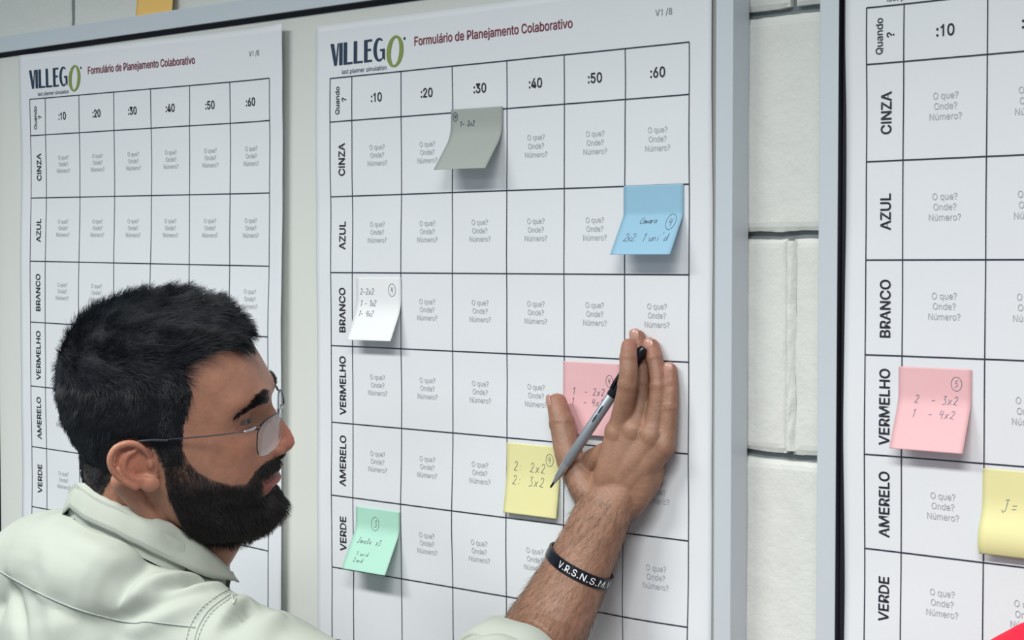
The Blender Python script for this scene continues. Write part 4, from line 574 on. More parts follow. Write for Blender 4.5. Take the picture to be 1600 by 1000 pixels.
def head_loft(nl=110, na=128):
    u = np.array(UK, float)
    uu = np.r_[134, np.linspace(133.2, -96.5, nl-2), -97]
    I = lambda t: np.interp(uu, u[::-1], np.array(t, float)[::-1])
    def sm(a):
        for _ in range(3): a[1:-1] = .25*a[:-2]+.5*a[1:-1]+.25*a[2:]
        return a
    ff, fb, ww, fc, nn = [sm(I(t)) for t in (FF, FB, WW, FC, NN)]
    V = []
    for i in range(nl):
        for k in range(na):
            q = 2*math.pi*k/na; c, s = math.cos(q), math.sin(q); n = nn[i]
            cf = math.copysign(abs(c)**(2/n), c); sf = math.copysign(abs(s)**(2/n), s)
            V.append((fc[i]+((ff[i]-fc[i]) if cf > 0 else (fc[i]-fb[i]))*cf, ww[i]*sf, uu[i]))
    V = np.array(V)
    f, s, uz = V.T; a = np.abs(s)
    G = lambda x, c, w: np.exp(-((x-c)/w)**2)
    front = np.clip((f-45)/30, 0, 1)
    d = np.zeros(len(V))
    d -= 11.5*G(a, 32, 15)*G(uz, 22, 10)*front              # eye sockets
    d += 3.5*G(a, 26, 20)*G(uz, 43, 7)*front                # brow ridge
    d += 3.0*G(a, 44, 14)*G(uz, 0, 12)*front                # cheekbones
    d -= 3.0*G(a, 40, 12)*G(uz, -30, 14)*front              # hollow of the cheek
    ridge_u = [36, 27, 19, 10, 0, -8, -13, -18, -22, -26, -30]; ridge_h = [0, 5, 11, 17, 22, 23.5, 22.5, 18, 10, 3, 0]; ridge_w = [9, 6.5, 7, 8, 9, 10, 11, 11.5, 12, 12, 12]
    H = np.interp(-uz, [-x for x in ridge_u], ridge_h); Wd = np.interp(-uz, [-x for x in ridge_u], ridge_w)
    d += H*np.exp(-(a/Wd)**2)*front                         # nose
    lip = np.clip(1-(a/25)**2, 0, 1)
    d += 3.6*lip*G(uz+.10*a, -36.5, 3.6)*front + 4.2*lip*G(uz+.06*a, -48.5, 4.2)*front - 5.0*lip*G(uz+.07*a, -42.4, 1.7)*front
    d -= 2.0*G(a, 0, 16)*G(uz, -57, 4)*front
    d += 2.0*G(a, 0, 14)*G(uz, -74, 9)*front
    d -= 2.0*G(a, 27, 4)*G(uz, -43, 6)*front                # mouth corners
    V[:, 0] += d
    V[:, 1] -= np.sign(s)*(2.5*G(f, 70, 14)*G(uz, 52, 18))  # temples
    F = [(i*na+k, i*na+(k+1) % na, (i+1)*na+(k+1) % na, (i+1)*na+k) for i in range(nl-1) for k in range(na)]
    F += [tuple(range(na-1, -1, -1)), tuple((nl-1)*na+k for k in range(na))]
    return V, F
def ear_parts(sd):
    R = lambda P: [(f, sd*s, u) for f, s, u in P]
    lev = lambda f, k=0: 77.5+.42*max(0, 4-f)+k
    E = []
    hel = [(3, 2, -3), (1, 9, -1), (-2, 15.5, 0), (-8, 20.5, 0), (-16, 22.0, 0), (-24.5, 19, 0), (-29.5, 11, 0), (-29.5, 1, 0), (-25.5, -8, 0), (-19, -15.5, -.5), (-11, -22, -1)]
    E.append(tube(R([(f, lev(f, k), u) for f, u, k in hel]), [2.0, 2.4, 2.8, 3.2, 3.5, 3.5, 3.4, 3.2, 3.0, 3.0, 3.4], ref=(0, sd, 0), n=14, sub=6))
    anti = [(-9, 13), (-15.5, 10.5), (-19.5, 3), (-18.5, -6), (-12, -13), (-5, -15.5)]
    E.append(tube(R([(f, lev(f, -1.2), u) for f, u in anti]), [2.0, 3.0, 3.3, 3.2, 3.0, 2.8], ref=(0, sd, 0), n=14, sub=6))
    nrm = unit([.40, sd*.92, 0]); fr = np.array([unit([.92, -sd*.40, 0]), [0, 0, 1], nrm])
    E.append(ball((-13.5, sd*(lev(-13.5)-6.0), 3), (17.5, 19.5, 3.4), 14, fr))       # thin back plate
    E.append(ball((-16, sd*(lev(-16)-8.5), -2), (9, 13, 7), 12, fr))               # root behind it
    E.append(ball((1.5, sd*(lev(1)-.8), -21.5), (9.6, 7.8, 3.6), 12, fr))          # lobe
    E.append(ball((-9, sd*(lev(-9)-1.5), -18.5), (7.5, 5.0, 3.2), 12, fr))
    E.append(ball((3.2, sd*77.2, -2.0), (3.2, 5.2, 3.0), 10, fr))                  # tragus
    E.append(ball((-3.5, sd*78.2, -14.5), (3.4, 2.6, 3.0), 10, fr))                # antitragus
    E.append(ball((3, sd*71, -2), (7, 20, 6), 10, fr))
    return E
HEADV, HEADF = head_loft()
def head_parts():
    P = [(HEADV, HEADF)]
    for sd in (-1, 1):
        P += ear_parts(sd)
        P.append(ball((109, sd*11.5, -15), (8.5, 6.0, 6.2), 10)); P.append(ball((99, sd*13, -14), (9, 6, 6), 10))     # wings of the nose
        # eyelids: domes round the eyeball with a slit left open
        for up in (1, -1):
            v, f = ball((78.5, sd*32, 23.5), (13.8, 15.5, 13.6), 16)
            lim = 23.5 + (2.2 if up > 0 else -2.2)
            v[:, 2] = np.maximum(v[:, 2], lim) if up > 0 else np.minimum(v[:, 2], lim)
            P.append((v, f))
    P.append(ball((114.5, 0, -11.5), (10, 10, 8.5), 12))                            # tip of the nose
    return P
class Frame:
    def __init__(s, O, yaw, pitch, roll, k=1.0):
        a, p, r = map(math.radians, (yaw, pitch, roll)); u0 = np.array([0, 0, 1.]); f0 = np.array([math.cos(a), math.sin(a), 0]); s0 = np.array([math.sin(a), -math.cos(a), 0])
        f = math.cos(p)*f0+math.sin(p)*u0; u = math.cos(p)*u0-math.sin(p)*f0
        s.O = np.array(O); s.f = f; s.s = math.cos(r)*s0-math.sin(r)*u; s.u = math.cos(r)*u+math.sin(r)*s0; s.k = k/1000
        s.M = np.array([s.f, s.s, s.u])
    def __call__(s, V): return s.O+(np.asarray(V, float)*s.k)@s.M
    def inv(s, P): return ((np.asarray(P, float)-s.O)@s.M.T)/s.k
    def dirs(s, V): return np.asarray(V, float)@s.M
HF = Frame((-0.1377, -0.3603, 1.5299), 38.0, 2.5, 12.8)

# ------------------------------------------------------------------ the man: body
def M_(p): return np.array(p)
ELBOW = np.array((0.1988, -0.2853, 1.2835)); WRIST = np.array((0.1528, -0.0370, 1.4481))
FORE = [WRIST, np.array((0.1376, -0.0500, 1.4019)), np.array((0.1178, -0.0740, 1.3431)), np.array((0.1065, -0.1050, 1.2950)), ELBOW]
SHO_R = np.array((-.008, -.350, 1.302)); SHO_L = np.array((-.400, -.385, 1.312))
FINGERS = {   # MCP, PIP, DIP, tip centres and radii
 'index':  ([(0.1666, -0.0310, 1.5272), (0.1849, -0.0410, 1.5777), (0.1834, -0.0380, 1.6030), (0.1805, -0.0330, 1.6155)], [.0118, .0100, .0090, .0080]),
 'middle': ([(0.1851, -0.0270, 1.5294), (0.1827, -0.0150, 1.5761), (0.1781, -0.0110, 1.6068), (0.1734, -0.0090, 1.6234)], [.0118, .0092, .0086, .0080]),
 'ring':   ([(0.2041, -0.0240, 1.5253), (0.2059, -0.0180, 1.5749), (0.1977, -0.0130, 1.6012), (0.1916, -0.0100, 1.6150)], [.0112, .0092, .0086, .0078]),
 'pinky':  ([(0.2161, -0.0190, 1.5161), (0.2185, -0.0160, 1.5550), (0.2165, -0.0120, 1.5776), (0.2136, -0.0090, 1.5920)], [.0098, .0080, .0076, .0070]),
 'thumb':  ([(0.1277, -0.0330, 1.4663), (0.1045, -0.0310, 1.4952), (0.0888, -0.0250, 1.5309), (0.0788, -0.0210, 1.5521)], [.0165, .0148, .0128, .0108]),
}
def hand_parts():
    P = []
    for k, (J, R) in FINGERS.items():
        J = np.array(J); P.append(tube(J, R, ref=(-.1, -1, .1), n=18, sub=7))
        if k != 'thumb':
            for q, bulge in ((1, 1.06), (2, 1.05)): P.append(ball(J[q]+np.array([0, -.0006, 0]), np.array([1, 1, 1.1])*R[q]*bulge, 10))
            base = WRIST*.72+J[0]*.28; base[1] = WRIST[1]*.55+J[0][1]*.45
            P.append(tube([WRIST+(J[0]-WRIST)*.12, base, J[0]*.55+WRIST*.45+np.array([0, -.003, 0]), J[0]], [.0185, .0165, .0145, R[0]*1.12], [.0170, .0155, .0140, R[0]*1.05], n=18, sub=6))
            P.append(ball(J[0]+np.array([0, -.0020, 0]), np.array([1, 1, 1.15])*R[0]*1.10, 10))
    J = np.array(FINGERS['thumb'][0]); P.append(tube([WRIST+np.array([-.006, .002, .006]), J[0], J[1]], [.020, .0175, .0130], n=18, sub=6))
    P.append(ball(J[2], np.array([1.05, 1, 1.1])*.0136, 10))
    P.append(tube([J[1]*.6+J[0]*.4, np.array((0.1304, -0.0280, 1.4956)), np.array(FINGERS['index'][0][0])*.8+WRIST*.2], [.012, .012, .012], [.009, .010, .012], n=16, sub=6))     # web of the thumb
    P.append(tube([np.array((0.1969, -0.0170, 1.5126)), np.array((0.1937, -0.0190, 1.4836)), np.array((0.1775, -0.0260, 1.4538))], [.013, .0155, .014], n=18, sub=6))          # heel of the palm, little-finger side
    c = .25*(np.array(FINGERS['index'][0][0])+np.array(FINGERS['pinky'][0][0]))+.5*WRIST
    P.append(ball(c+np.array([.002, .002, .0]), (.034, .0150, .042), 14))
    P.append(tube(FORE, [.0335, .0365, .0440, .0500, .0480], [.0235, .0280, .0350, .0420, .0440], ref=(-.25, -1, .05), n=26, sub=8))
    P.append(tube([WRIST+(WRIST-FORE[1])*.55, WRIST, FORE[1]], [.0315, .0325, .0355], [.0185, .0225, .0275], ref=(-.25, -1, .05), n=24, sub=8))
    return P
def neck_parts():
    return [tube([HF((-26, 0, -8)), HF((-24, 0, -62)), HF((-20, 0, -100)), np.array((-.178, -.362, 1.375)), np.array((-.19, -.38, 1.30))], [.059, .057, .056, .064, .08], [.057, .060, .059, .062, .075], ref=(-.45, -.89, 0), n=30, sub=6),
            tube([HF((52, 0, -78)), HF((36, 0, -108)), HF((20, 0, -135))], [.030, .028, .026], ref=(-.45, -.89, 0), n=18, sub=6),
            tube([HF((-28, 62, -22)), HF((-8, 52, -62)), HF((10, 34, -96))], [.013, .0110, .008], ref=(-.45, -.89, 0), n=14, sub=6)]
def trunk_parts(gr=0.0):
    t = [tube([(-.20, -.395, 1.325), (-.19, -.39, 1.25), (-.18, -.40, 1.08), (-.18, -.41, .92), (-.18, -.41, .84)], [.10+gr, .165+gr, .160+gr, .160+gr, .165+gr], [.075+gr, .105+gr, .105+gr, .112+gr, .115+gr], ref=(0, -1, 0), n=32, sub=6)]
    t.append(tube([SHO_L, (-.19, -.385, 1.325), SHO_R], [.058+gr, .064+gr, .060+gr], ref=(0, -1, 0), n=26, sub=8))
    t.append(tube([SHO_L, (-.285, -.395, 1.385), (-.205, -.400, 1.392)], [.045+gr, .050+gr, .045+gr], ref=(0, -1, 0), n=24, sub=6))
    t.append(tube([SHO_R, (-.09, -.376, 1.342), (-.165, -.390, 1.378)], [.052+gr, .048+gr, .048+gr], ref=(0, -1, 0), n=24, sub=6))
    t.append(tube([(-.27, -.405, 1.396), (-.21, -.418, 1.402), (-.15, -.420, 1.392)], [.040+gr, .042+gr, .038+gr], ref=(0, -1, 0), n=24, sub=6))
    return t
def upper_arm(gr=0.0):
    return [tube([SHO_R, SHO_R*.55+ELBOW*.45+np.array([0, -.004, -.012]), ELBOW], [.058+gr, .052+gr*1.3, .046+gr*1.3], ref=(0, -1, .3), n=24, sub=8)]
L_ELB = SHO_L+np.array([-.045, -.03, -.30]); L_WR = L_ELB+np.array([.01, .13, -.22])
def left_arm():
    P = [tube([SHO_L, L_ELB, L_WR], [.052, .042, .028], ref=(0, -1, 0), n=20, sub=6)]
    for i in range(4):
        b = L_WR+np.array([.006*(i-1.5), .015+.012*(1.5-i), -.075]); P.append(tube([L_WR, b, b+np.array([0, .006, -.045]), b+np.array([0, .022, -.072])], [.016, .0105, .0085, .0075], n=12, sub=4))
    P.append(tube([L_WR, L_WR+np.array([.012, .035, -.04]), L_WR+np.array([.015, .05, -.085])], [.016, .012, .009], n=12, sub=4))
    return P
def legs(c, z=.86): return [tube([(c[0]+d, c[1], z), (c[0]+d*1.1, c[1]+.01, .47), (c[0]+d*1.15, c[1]-.01, .09)], [.085, .058, .045], n=20, sub=6) for d in (-.09, .09)]
PELV = (-.18, -.41)
BV, BF, BN = fuse([(HF(v), f) for v, f in head_parts()]+neck_parts()+hand_parts()+trunk_parts(-.014)+upper_arm(-.006)+left_arm()+legs(PELV), .00155, 2)

# fine relief: knuckle creases and tendons on the raised hand
def relief(V, Nn):
    d = np.zeros(len(V)); near = (V[:, 0] > .02) & (V[:, 1] > -.13) & (V[:, 2] > 1.30)
    idx = np.where(near)[0]; P = V[idx]
    dd = np.zeros(len(P))
    for k, (J, R) in FINGERS.items():
        J = np.array(J)
        for q in ((1, 2) if k != 'thumb' else (2,)):
            t = unit(J[q+1]-J[q-1]); r = np.linalg.norm(P-J[q], axis=1); al = (P-J[q])@t; dors = np.clip(-Nn[idx, 1]*1.4-.2, 0, 1)
            m = (r < R[q]*1.9)*dors
            for o_, a_ in ((-.0030, .55), (-.0008, .75), (.0016, .75), (.0038, .5)): dd -= m*.0006*a_*np.exp(-((al-o_)/.0006)**2)
        if k in ('index', 'middle', 'ring', 'pinky'):
            s0 = WRIST*.55+J[0]*.45; ds = seg_dist(P, [s0, J[0]]); dd += .0012*np.exp(-(np.maximum(ds-R[0]*1.15, 0)/.0035)**2)*np.clip(-Nn[idx, 1], 0, 1)
    d[idx] = dd
    return V+Nn*d[:, None]
BV = relief(BV, BN)
MAN = empty('person', (-.18, -.41, 0))
tag(MAN, 'bearded man in glasses and pale shirt pressing one hand on the form', 'person')
body = mesh_obj('body', BV, BF, M_SKIN, smooth=True); child(body, MAN)

# skin tones (his own colouring, darker eye surrounds, shade painted between the lips) and the shaved-short areas
HAIR_POLY = [(140, 170), (140, 92), (90, 88), (82, 92), (70, 96), (56, 94), (43, 89), (42, 76), (47, 64), (44, 52), (37, 34), (33, 12), (31, -8), (14, -8), (8, 10), (2, 20), (-10, 24.5), (-24, 22), (-33, 12), (-37, -8), (-43, -24), (-58, -44), (-120, -62), (-140, 60), (-120, 170)]
BEARD_POLY = [(32, 14), (36, 0), (44, -14), (56, -24), (72, -33), (84, -37), (92, -27), (100, -21.5), (140, -21.5), (140, -103), (45, -103), (26, -88), (18, -58), (13, -36), (13, -10), (14, 14)]
def lip_zone(q):
    a = np.abs(q[:, 1]); return (q[:, 0] > 74) & (a < 31) & (q[:, 2]+.14*a < -34.0) & (q[:, 2]+.02*a > -57)
def hair_zone(q): return in_poly(q[:, 0]-.12*np.maximum(0, 40-np.abs(q[:, 1])), q[:, 2]-.0*q[:, 1], HAIR_POLY) & (np.abs(q[:, 1]) < 82)
def beard_zone(q): return in_poly(q[:, 0], q[:, 2], BEARD_POLY) & ~lip_zone(q)
hq = HF.inv(BV); onhead = (np.linalg.norm(hq-np.array([5, 0, 15]), axis=1) < 170) & (BV[:, 2] > 1.36)
tone = np.tile(np.array(lin(160, 114, 92)), (len(BV), 1))
def paint(mask, col, k=1.0):
    w_ = np.asarray(mask, float)*k; tone[:] = tone*(1-w_[:, None])+np.array(col)*w_[:, None]
arm = BV[:, 0] > .03
paint(arm, lin(152, 114, 93))
G3 = lambda c, r: np.exp(-(np.linalg.norm((hq-np.array(c))/np.array(r), axis=1))**2)*onhead
paint(onhead, lin(162, 116, 95))
paint(G3((112, 0, -10), (22, 18, 16)), lin(178, 106, 90), .75)
for sd in (-1, 1):
    paint(G3((80, sd*50, 0), (26, 16, 16)), lin(176, 118, 96), .5)
    paint(G3((-12, sd*84, 0), (24, 14, 28)), lin(176, 104, 82), .6)
    paint(G3((88, sd*34, 22), (14, 17, 9)), lin(120, 78, 68), .6)  # darker tone round the eyes
lz = lip_zone(hq) & onhead & (hq[:, 2]+.05*np.abs(hq[:, 1]) > -52.5) & (hq[:, 2]+.10*np.abs(hq[:, 1]) < -36.5)
paint(lz, lin(150, 84, 82), .85)
cav = onhead*np.exp(-((hq[:, 2]+.07*np.abs(hq[:, 1])+42.4)/1.3)**2)*(np.abs(hq[:, 1]) < 23)*(hq[:, 0] > 80); paint(cav, lin(70, 34, 36), .8)  # parting of the lips: shade of the groove painted into the tone
bz = beard_zone(hq) & onhead & (hq[:, 2] > -105) & (hq[:, 0] > 0); paint(bz*(.50+.40*np.clip((-hq[:, 2]-20)/40, 0, 1)), (.035, .030, .030))
hz = hair_zone(hq) & onhead & (np.abs(hq[:, 1]) < 79); paint(hz, (.02, .02, .022), .92)
for k, (J, R) in FINGERS.items():
    J = np.array(J); dt = np.linalg.norm(BV-J[3], axis=1); paint(np.exp(-(dt/.013)**2), lin(172, 108, 94), .55)
    for q in (1, 2): paint(np.exp(-(np.linalg.norm(BV-J[q], axis=1)/.010)**2), lin(150, 98, 82), .4)
set_tone(body.data, tone)

# eyes
for sd in (-1, 1):
    v, f = ball((79.5, sd*32, 23.5), (12.2, 12.2, 12.2), 20)
    e = mesh_obj('eye', HF(v), f, mats=[M_EYE, M_IRIS], smooth=True, fmat=None); child(e, MAN)
    c = np.array([v[list(q)].mean(0) for q in f]); g = unit((1, .05, -.05)); e.data.polygons.foreach_set('material_index', ((((c-np.array([79.5, sd*32, 23.5]))/12.2)@g) >.80).astype(np.int32))
# fingernails
def nail(fin, rt, ln, up, name='fingernail', side=None):
    J = np.array(FINGERS[fin][0]); R = FINGERS[fin][1]; t = unit(J[3]-J[2]); o_ = unit(np.array(up)-np.dot(up, t)*t); s_ = np.cross(t, o_)
    c = J[3]+t*.0015; V, F = [], []; n = 12
    for i in range(n+1):
        for k in range(n+1):
            a = (k/n-.5)*2; b = (i/n-.5)*2; rr = max(0, 1-abs(b)**4)**.25 if False else 1
            x = a*rt*(1-.18*max(0, b)**3-.12*max(0, -b)**3); y = b*ln*(1-.10*a*a)
            h = R[3]*1.0*math.sqrt(max(.05, 1-(x/(R[3]*1.12))**2))+.0002-.0012*max(0, b)**2-.0006*max(0, -b)**3
            V.append(c+s_*x+t*y+o_*h)
    F = [(i*(n+1)+k, i*(n+1)+k+1, (i+1)*(n+1)+k+1, (i+1)*(n+1)+k) for i in range(n) for k in range(n)]
    o = mesh_obj(name, V, F, M_NAIL, smooth=True); sm = o.modifiers.new('t', 'SOLIDIFY'); sm.thickness = .0006; child(o, MAN)
nail('middle', .0058, .0058, (0.1, -1, .1)); nail('ring', .0055, .0055, (.15, -1, .1)); nail('pinky', .0048, .0050, (.35, -1, .05)); nail('thumb', .0070, .0075, (-.62, -.78, .15))

# ------------------------------------------------------------------ hair, beard, brows
ion = set(np.where(onhead)[0].tolist()); HEADSUB = [f for f in BF if f[0] in ion and f[2] in ion]
def head_strands(count, zone, length, direction, r0, r1, material, name, parent, k=7, curl=.25, noise_s=.06, wave=0.0):
    P, Nn = sample(hq, HEADSUB, count, lambda q: zone(q)*((q[:, 2] > -115) & (np.abs(q[:, 1]) < 80)).astype(float))
    Nn = -Nn          # the head frame is left-handed
    L = length(P); D0, D1 = direction(P, Nn)
    jit = np.array([[mnoise.noise(Vector(p*noise_s+o_)) for o_ in ((0, 0, 0), (31, 7, 3), (5, 53, 11))] for p in P])
    D0 = D0+jit*curl+rng.normal(0, .14, P.shape); D1 = D1+jit*curl*1.2+rng.normal(0, .12, P.shape)
    D0 /= np.linalg.norm(D0, axis=1)[:, None]; D1 /= np.linalg.norm(D1, axis=1)[:, None]
    L = L*rng.uniform(.75, 1.1, len(P))
    pts = []
    for i in range(k):
        t = i/(k-1); pts.append(P-Nn*.8+L[:, None]*(D0*(t-.5*t*t)+D1*(.5*t*t)))
    pts = np.stack(pts, 1)
    if wave:
        ph = rng.uniform(0, 6.28, len(P)); side = np.cross(Nn, D1)
        for i in range(k): pts[:, i] += side*(wave*math.sin(i*1.25)*np.cos(ph))[:, None]
    o = hair_curves(name, P, HF(pts.reshape(-1, 3)).reshape(pts.shape), r0, r1, material, None); child(o, parent); return o
def sst(x, a, b): t = np.clip((x-a)/(b-a), 0, 1); return t*t*(3-2*t)
def hair_len(q):
    top = sst(q[:, 2], 55, 108); low = sst(q[:, 2], -40, 40); fr = sst(q[:, 0], 30, 75)*sst(q[:, 2], 70, 90)
    L = 5.0+7.5*low+13*top-3*fr
    side = (q[:, 0] > 8)*(1-sst(q[:, 2], 20, 75)); return L*(1-.45*side)
def hair_dir(q, n):
    top = sst(q[:, 2], 50, 105)[:, None]
    t_top = np.tile([.80, .25, .35], (len(q), 1)); t_side = np.tile([-.25, 0, -.95], (len(q), 1))
    t = t_top*top+t_side*(1-top); t -= (t*n).sum(1)[:, None]*n; t /= np.maximum(np.linalg.norm(t, axis=1), .05)[:, None]
    lift = .95*top+.55*(1-top)
    return n*lift+t*.75, n*(lift*.35)+t
def hair_mass(zone, thick, material, name, parent, shrink, frame=None):
    cen = np.array([10, 0, 25.]); q = HEADV; m = zone(q)
    # shell over the zone, thinning to nothing at its border
    Vn = np.zeros_like(q)
    for f in HEADF:
        if len(f) == 4: nf = np.cross(q[f[1]]-q[f[0]], q[f[3]]-q[f[0]]); [Vn.__setitem__(i, Vn[i]+nf) for i in f]
    Vn /= np.maximum(np.linalg.norm(Vn, axis=1), 1e-9)[:, None]; Vn *= np.sign(((q-cen)*Vn).sum(1))[:, None]
    d = m.astype(float); na = 128; nl = len(q)//na; g = d.reshape(nl, na)
    for _ in range(5):
        g2 = g.copy(); g2[1:-1] = .5*g[1:-1]+.25*(g[:-2]+g[2:]); g = .5*g2+.25*(np.roll(g2, 1, 1)+np.roll(g2, -1, 1)); g = g*m.reshape(nl, na)
    d = g.ravel()
    nz = np.array([mnoise.noise(Vector(p*.09))+.7*mnoise.noise(Vector(p*.22)) for p in q])
    H = (thick(q)*shrink*(.9+.30*nz))*d
    V = q+Vn*H[:, None]-Vn*.3
    keep = [f for f in HEADF if sum(m[i] for i in f) >= len(f)-1]
    used = sorted({i for f in keep for i in f}); re = {j: i for i, j in enumerate(used)}
    o = mesh_obj(name, (frame or HF)(V[used]), [tuple(re[i] for i in f) for f in keep], material, smooth=True); child(o, parent); return o
hair = hair_mass(hair_zone, hair_len, M_HAIRCAP, 'hair', MAN, .34)
hs = head_strands(42000, hair_zone, hair_len, hair_dir, .00020, .00006, M_HAIR, 'hair_strands', MAN, curl=.55, wave=.5)
def beard_len(q):
    chin = sst(-q[:, 2], 50, 80)*sst(q[:, 0], 40, 95); low = sst(-q[:, 2], 10, 70)
    mus = (q[:, 2] > -37)*(q[:, 0] > 84)
    return (6.0+5.5*low+5.0*chin)*(1-mus)+5.0*mus
def beard_dir(q, n):
    t = np.tile([.20, 0, -1.], (len(q), 1)); mus = ((q[:, 2] > -37)*(q[:, 0] > 84))[:, None]
    t = t*(1-mus)+mus*np.c_[-.1*np.ones(len(q)), np.sign(q[:, 1])*.55, -.8*np.ones(len(q))]
    t -= (t*n).sum(1)[:, None]*n*.7; t /= np.linalg.norm(t, axis=1)[:, None]
    return n*.75+t*.6, n*.25+t
beard = hair_mass(lambda q: beard_zone(q) & ((q[:, 2] < -46) | (q[:, 0] > 92)), beard_len, M_HAIRCAP, 'beard', MAN, .18)
head_strands(34000, lambda q: beard_zone(q)*np.where(q[:, 0] < 84, np.maximum(.30+.75*np.clip((-q[:, 2]+5)/60, 0, 1), .95*np.exp(-((q[:, 0]-22)/15)**2)), 1.0), beard_len, beard_dir, .00018, .00005, M_BEARD, 'beard_strands', MAN, curl=.45)
def brow_zone(q):
    a = np.abs(q[:, 1]); c = np.interp(a, [8, 22, 36, 54], [39, 43.5, 44, 33]); w_ = np.interp(a, [8, 20, 38, 54], [6.0, 6.6, 5.2, 2.4]); return (q[:, 0] > 55) & (a > 8) & (a < 54) & (np.abs(q[:, 2]-c) < w_)
def brow_dir(q, n): t = np.c_[-.3*np.ones(len(q)), np.sign(q[:, 1]), .15*np.ones(len(q))]; t /= np.linalg.norm(t, axis=1)[:, None]; return n*.5+t, n*.05+t
head_strands(3200, brow_zone, lambda q: np.full(len(q), 8.0), brow_dir, .00018, .00006, M_HAIR, 'eyebrows', MAN, curl=.15)
# hair on the forearm
fa_ax = unit(FORE[0]-FORE[3])
def arm_keep(p):
    t = (p-FORE[3])@fa_ax; L = (FORE[0]-FORE[3])@fa_ax
    return ((t > -.03) & (t < L+.012) & (p[:, 0] > .0) & (p[:, 1] > -.2)).astype(float)
nb = np.where((BV[:, 0] > .03) & (BV[:, 2] > 1.25) & (BV[:, 1] > -.22))[0]; ns = set(nb.tolist()); sub = [f for f in BF if f[0] in ns and f[2] in ns]
ap, an = sample(BV, sub, 9000, arm_keep)
ad = -fa_ax*.75+np.array([-.35, 0, -.25])
at_ = ad-(an@ad)[:, None]*an; at_ /= np.linalg.norm(at_, axis=1)[:, None]
at_ += rng.normal(0, .28, at_.shape); L = rng.uniform(.005, .011, len(ap))[:, None]
arm_pts = np.stack([ap+L*(at_*t+an*(.32*t-.25*t*t)) for t in np.linspace(0, 1, 5)], 1)
o = hair_curves('arm_hair', ap, arm_pts, .00007, .00002, M_ARMHAIR, None); child(o, MAN)

# ------------------------------------------------------------------ his clothes
GR = .0115
ARM_END = np.array((0.1819, -0.2002, 1.3115)); ARM_IN = np.array((0.1802, -0.2614, 1.2906)); ARM_LO = np.array((0.1674, -0.3121, 1.2722))
SL_AX = unit(ARM_END-ARM_IN)
def sleeve_r(): return [tube([SHO_R+np.array([-.02, 0, .004]), SHO_R*.5+ARM_LO*.5+np.array([.0, 0, -.012]), ARM_LO, ARM_IN, ARM_END], [.072, .070, .068, .066, .062], ref=(0, -1, .3), n=36, sub=8, flat=True)]
def sleeve_l(): return [tube([SHO_L, L_ELB, L_ELB*.7+L_WR*.3], [.068, .060, .056], ref=(0, -1, 0), n=24, sub=6, flat=True)]
SV, SF, SN = fuse(trunk_parts(GR)+sleeve_r()+sleeve_l(), .0034, 7)
bvh0 = BVHTree.FromPolygons([tuple(v) for v in SV], SF)
DROP = Vector((-.79, .643, -.21)).normalized()      # from the room onto his back and shoulder
def drape(tree, p):
    h = tree.ray_cast(Vector(p)-DROP*.25, DROP, .5)
    if h[0] is None: h = tree.find_nearest(Vector(p))
    return h
def snap(P, n=14):
    out = []
    for p in spline(P, n):
        out.append(np.array(drape(bvh0, p)[0]))
    return np.array(out)
FOLDS = [   # (points on the cloth, depth, half-width): positive = ridge
 ([(-0.0982, -0.4104, 1.4241), (-0.0648, -0.3958, 1.4187), (-0.0393, -0.3752, 1.3996)], -.010, .010),
 ([(-0.0689, -0.4654, 1.3989), (-0.0586, -0.4304, 1.4054), (-0.0421, -0.3903, 1.4057)], .0080, .011),
 ([(-0.0468, -0.4469, 1.3989), (-0.0362, -0.4116, 1.4054), (-0.0384, -0.3873, 1.4039)], -.0120, .0075),
 ([(-0.0648, -0.4755, 1.3895), (-0.0380, -0.4394, 1.4001), (-0.0160, -0.3947, 1.4037)], .0090, .010),
 ([(-0.0453, -0.4730, 1.3717), (-0.0253, -0.4424, 1.3866), (-0.0125, -0.4052, 1.3940)], .0050, .012),
 ([(-0.0602, -0.4721, 1.3792), (-0.0290, -0.4451, 1.3947), (-0.0149, -0.4069, 1.3998)], -.0045, .009),
 ([(0.0201, -0.4181, 1.3717), (0.0176, -0.3935, 1.3845), (0.0144, -0.3701, 1.3832)], -.0075, .009),
 ([(0.0250, -0.4403, 1.3677), (0.0242, -0.4140, 1.3859), (0.0129, -0.3840, 1.3940)], .0050, .010),
 ([(0.0400, -0.4018, 1.3631), (0.0377, -0.3770, 1.3759), (0.0317, -0.3561, 1.3727)], .0045, .012),
 ([(-0.2534, -0.4638, 1.3904), (-0.2109, -0.4814, 1.3707), (-0.1795, -0.4956, 1.3412)], -.0045, .009),
 ([(-0.1950, -0.4672, 1.3890), (-0.1574, -0.4756, 1.3710), (-0.1267, -0.4902, 1.3482)], .0040, .014),
 ([(-0.2316, -0.4310, 1.4230), (-0.2008, -0.4452, 1.4035), (-0.1856, -0.4595, 1.3829)], .0030, .016),
 ([(-0.1850, -0.4306, 1.4342), (-0.1280, -0.4355, 1.4217), (-0.0921, -0.4189, 1.4127)], .0028, .012),
 ([(0.1949, -0.2850, 1.3598), (0.1884, -0.2514, 1.3586), (0.1890, -0.2252, 1.3482)], .0035, .010),
]
disp = np.zeros(len(SV))
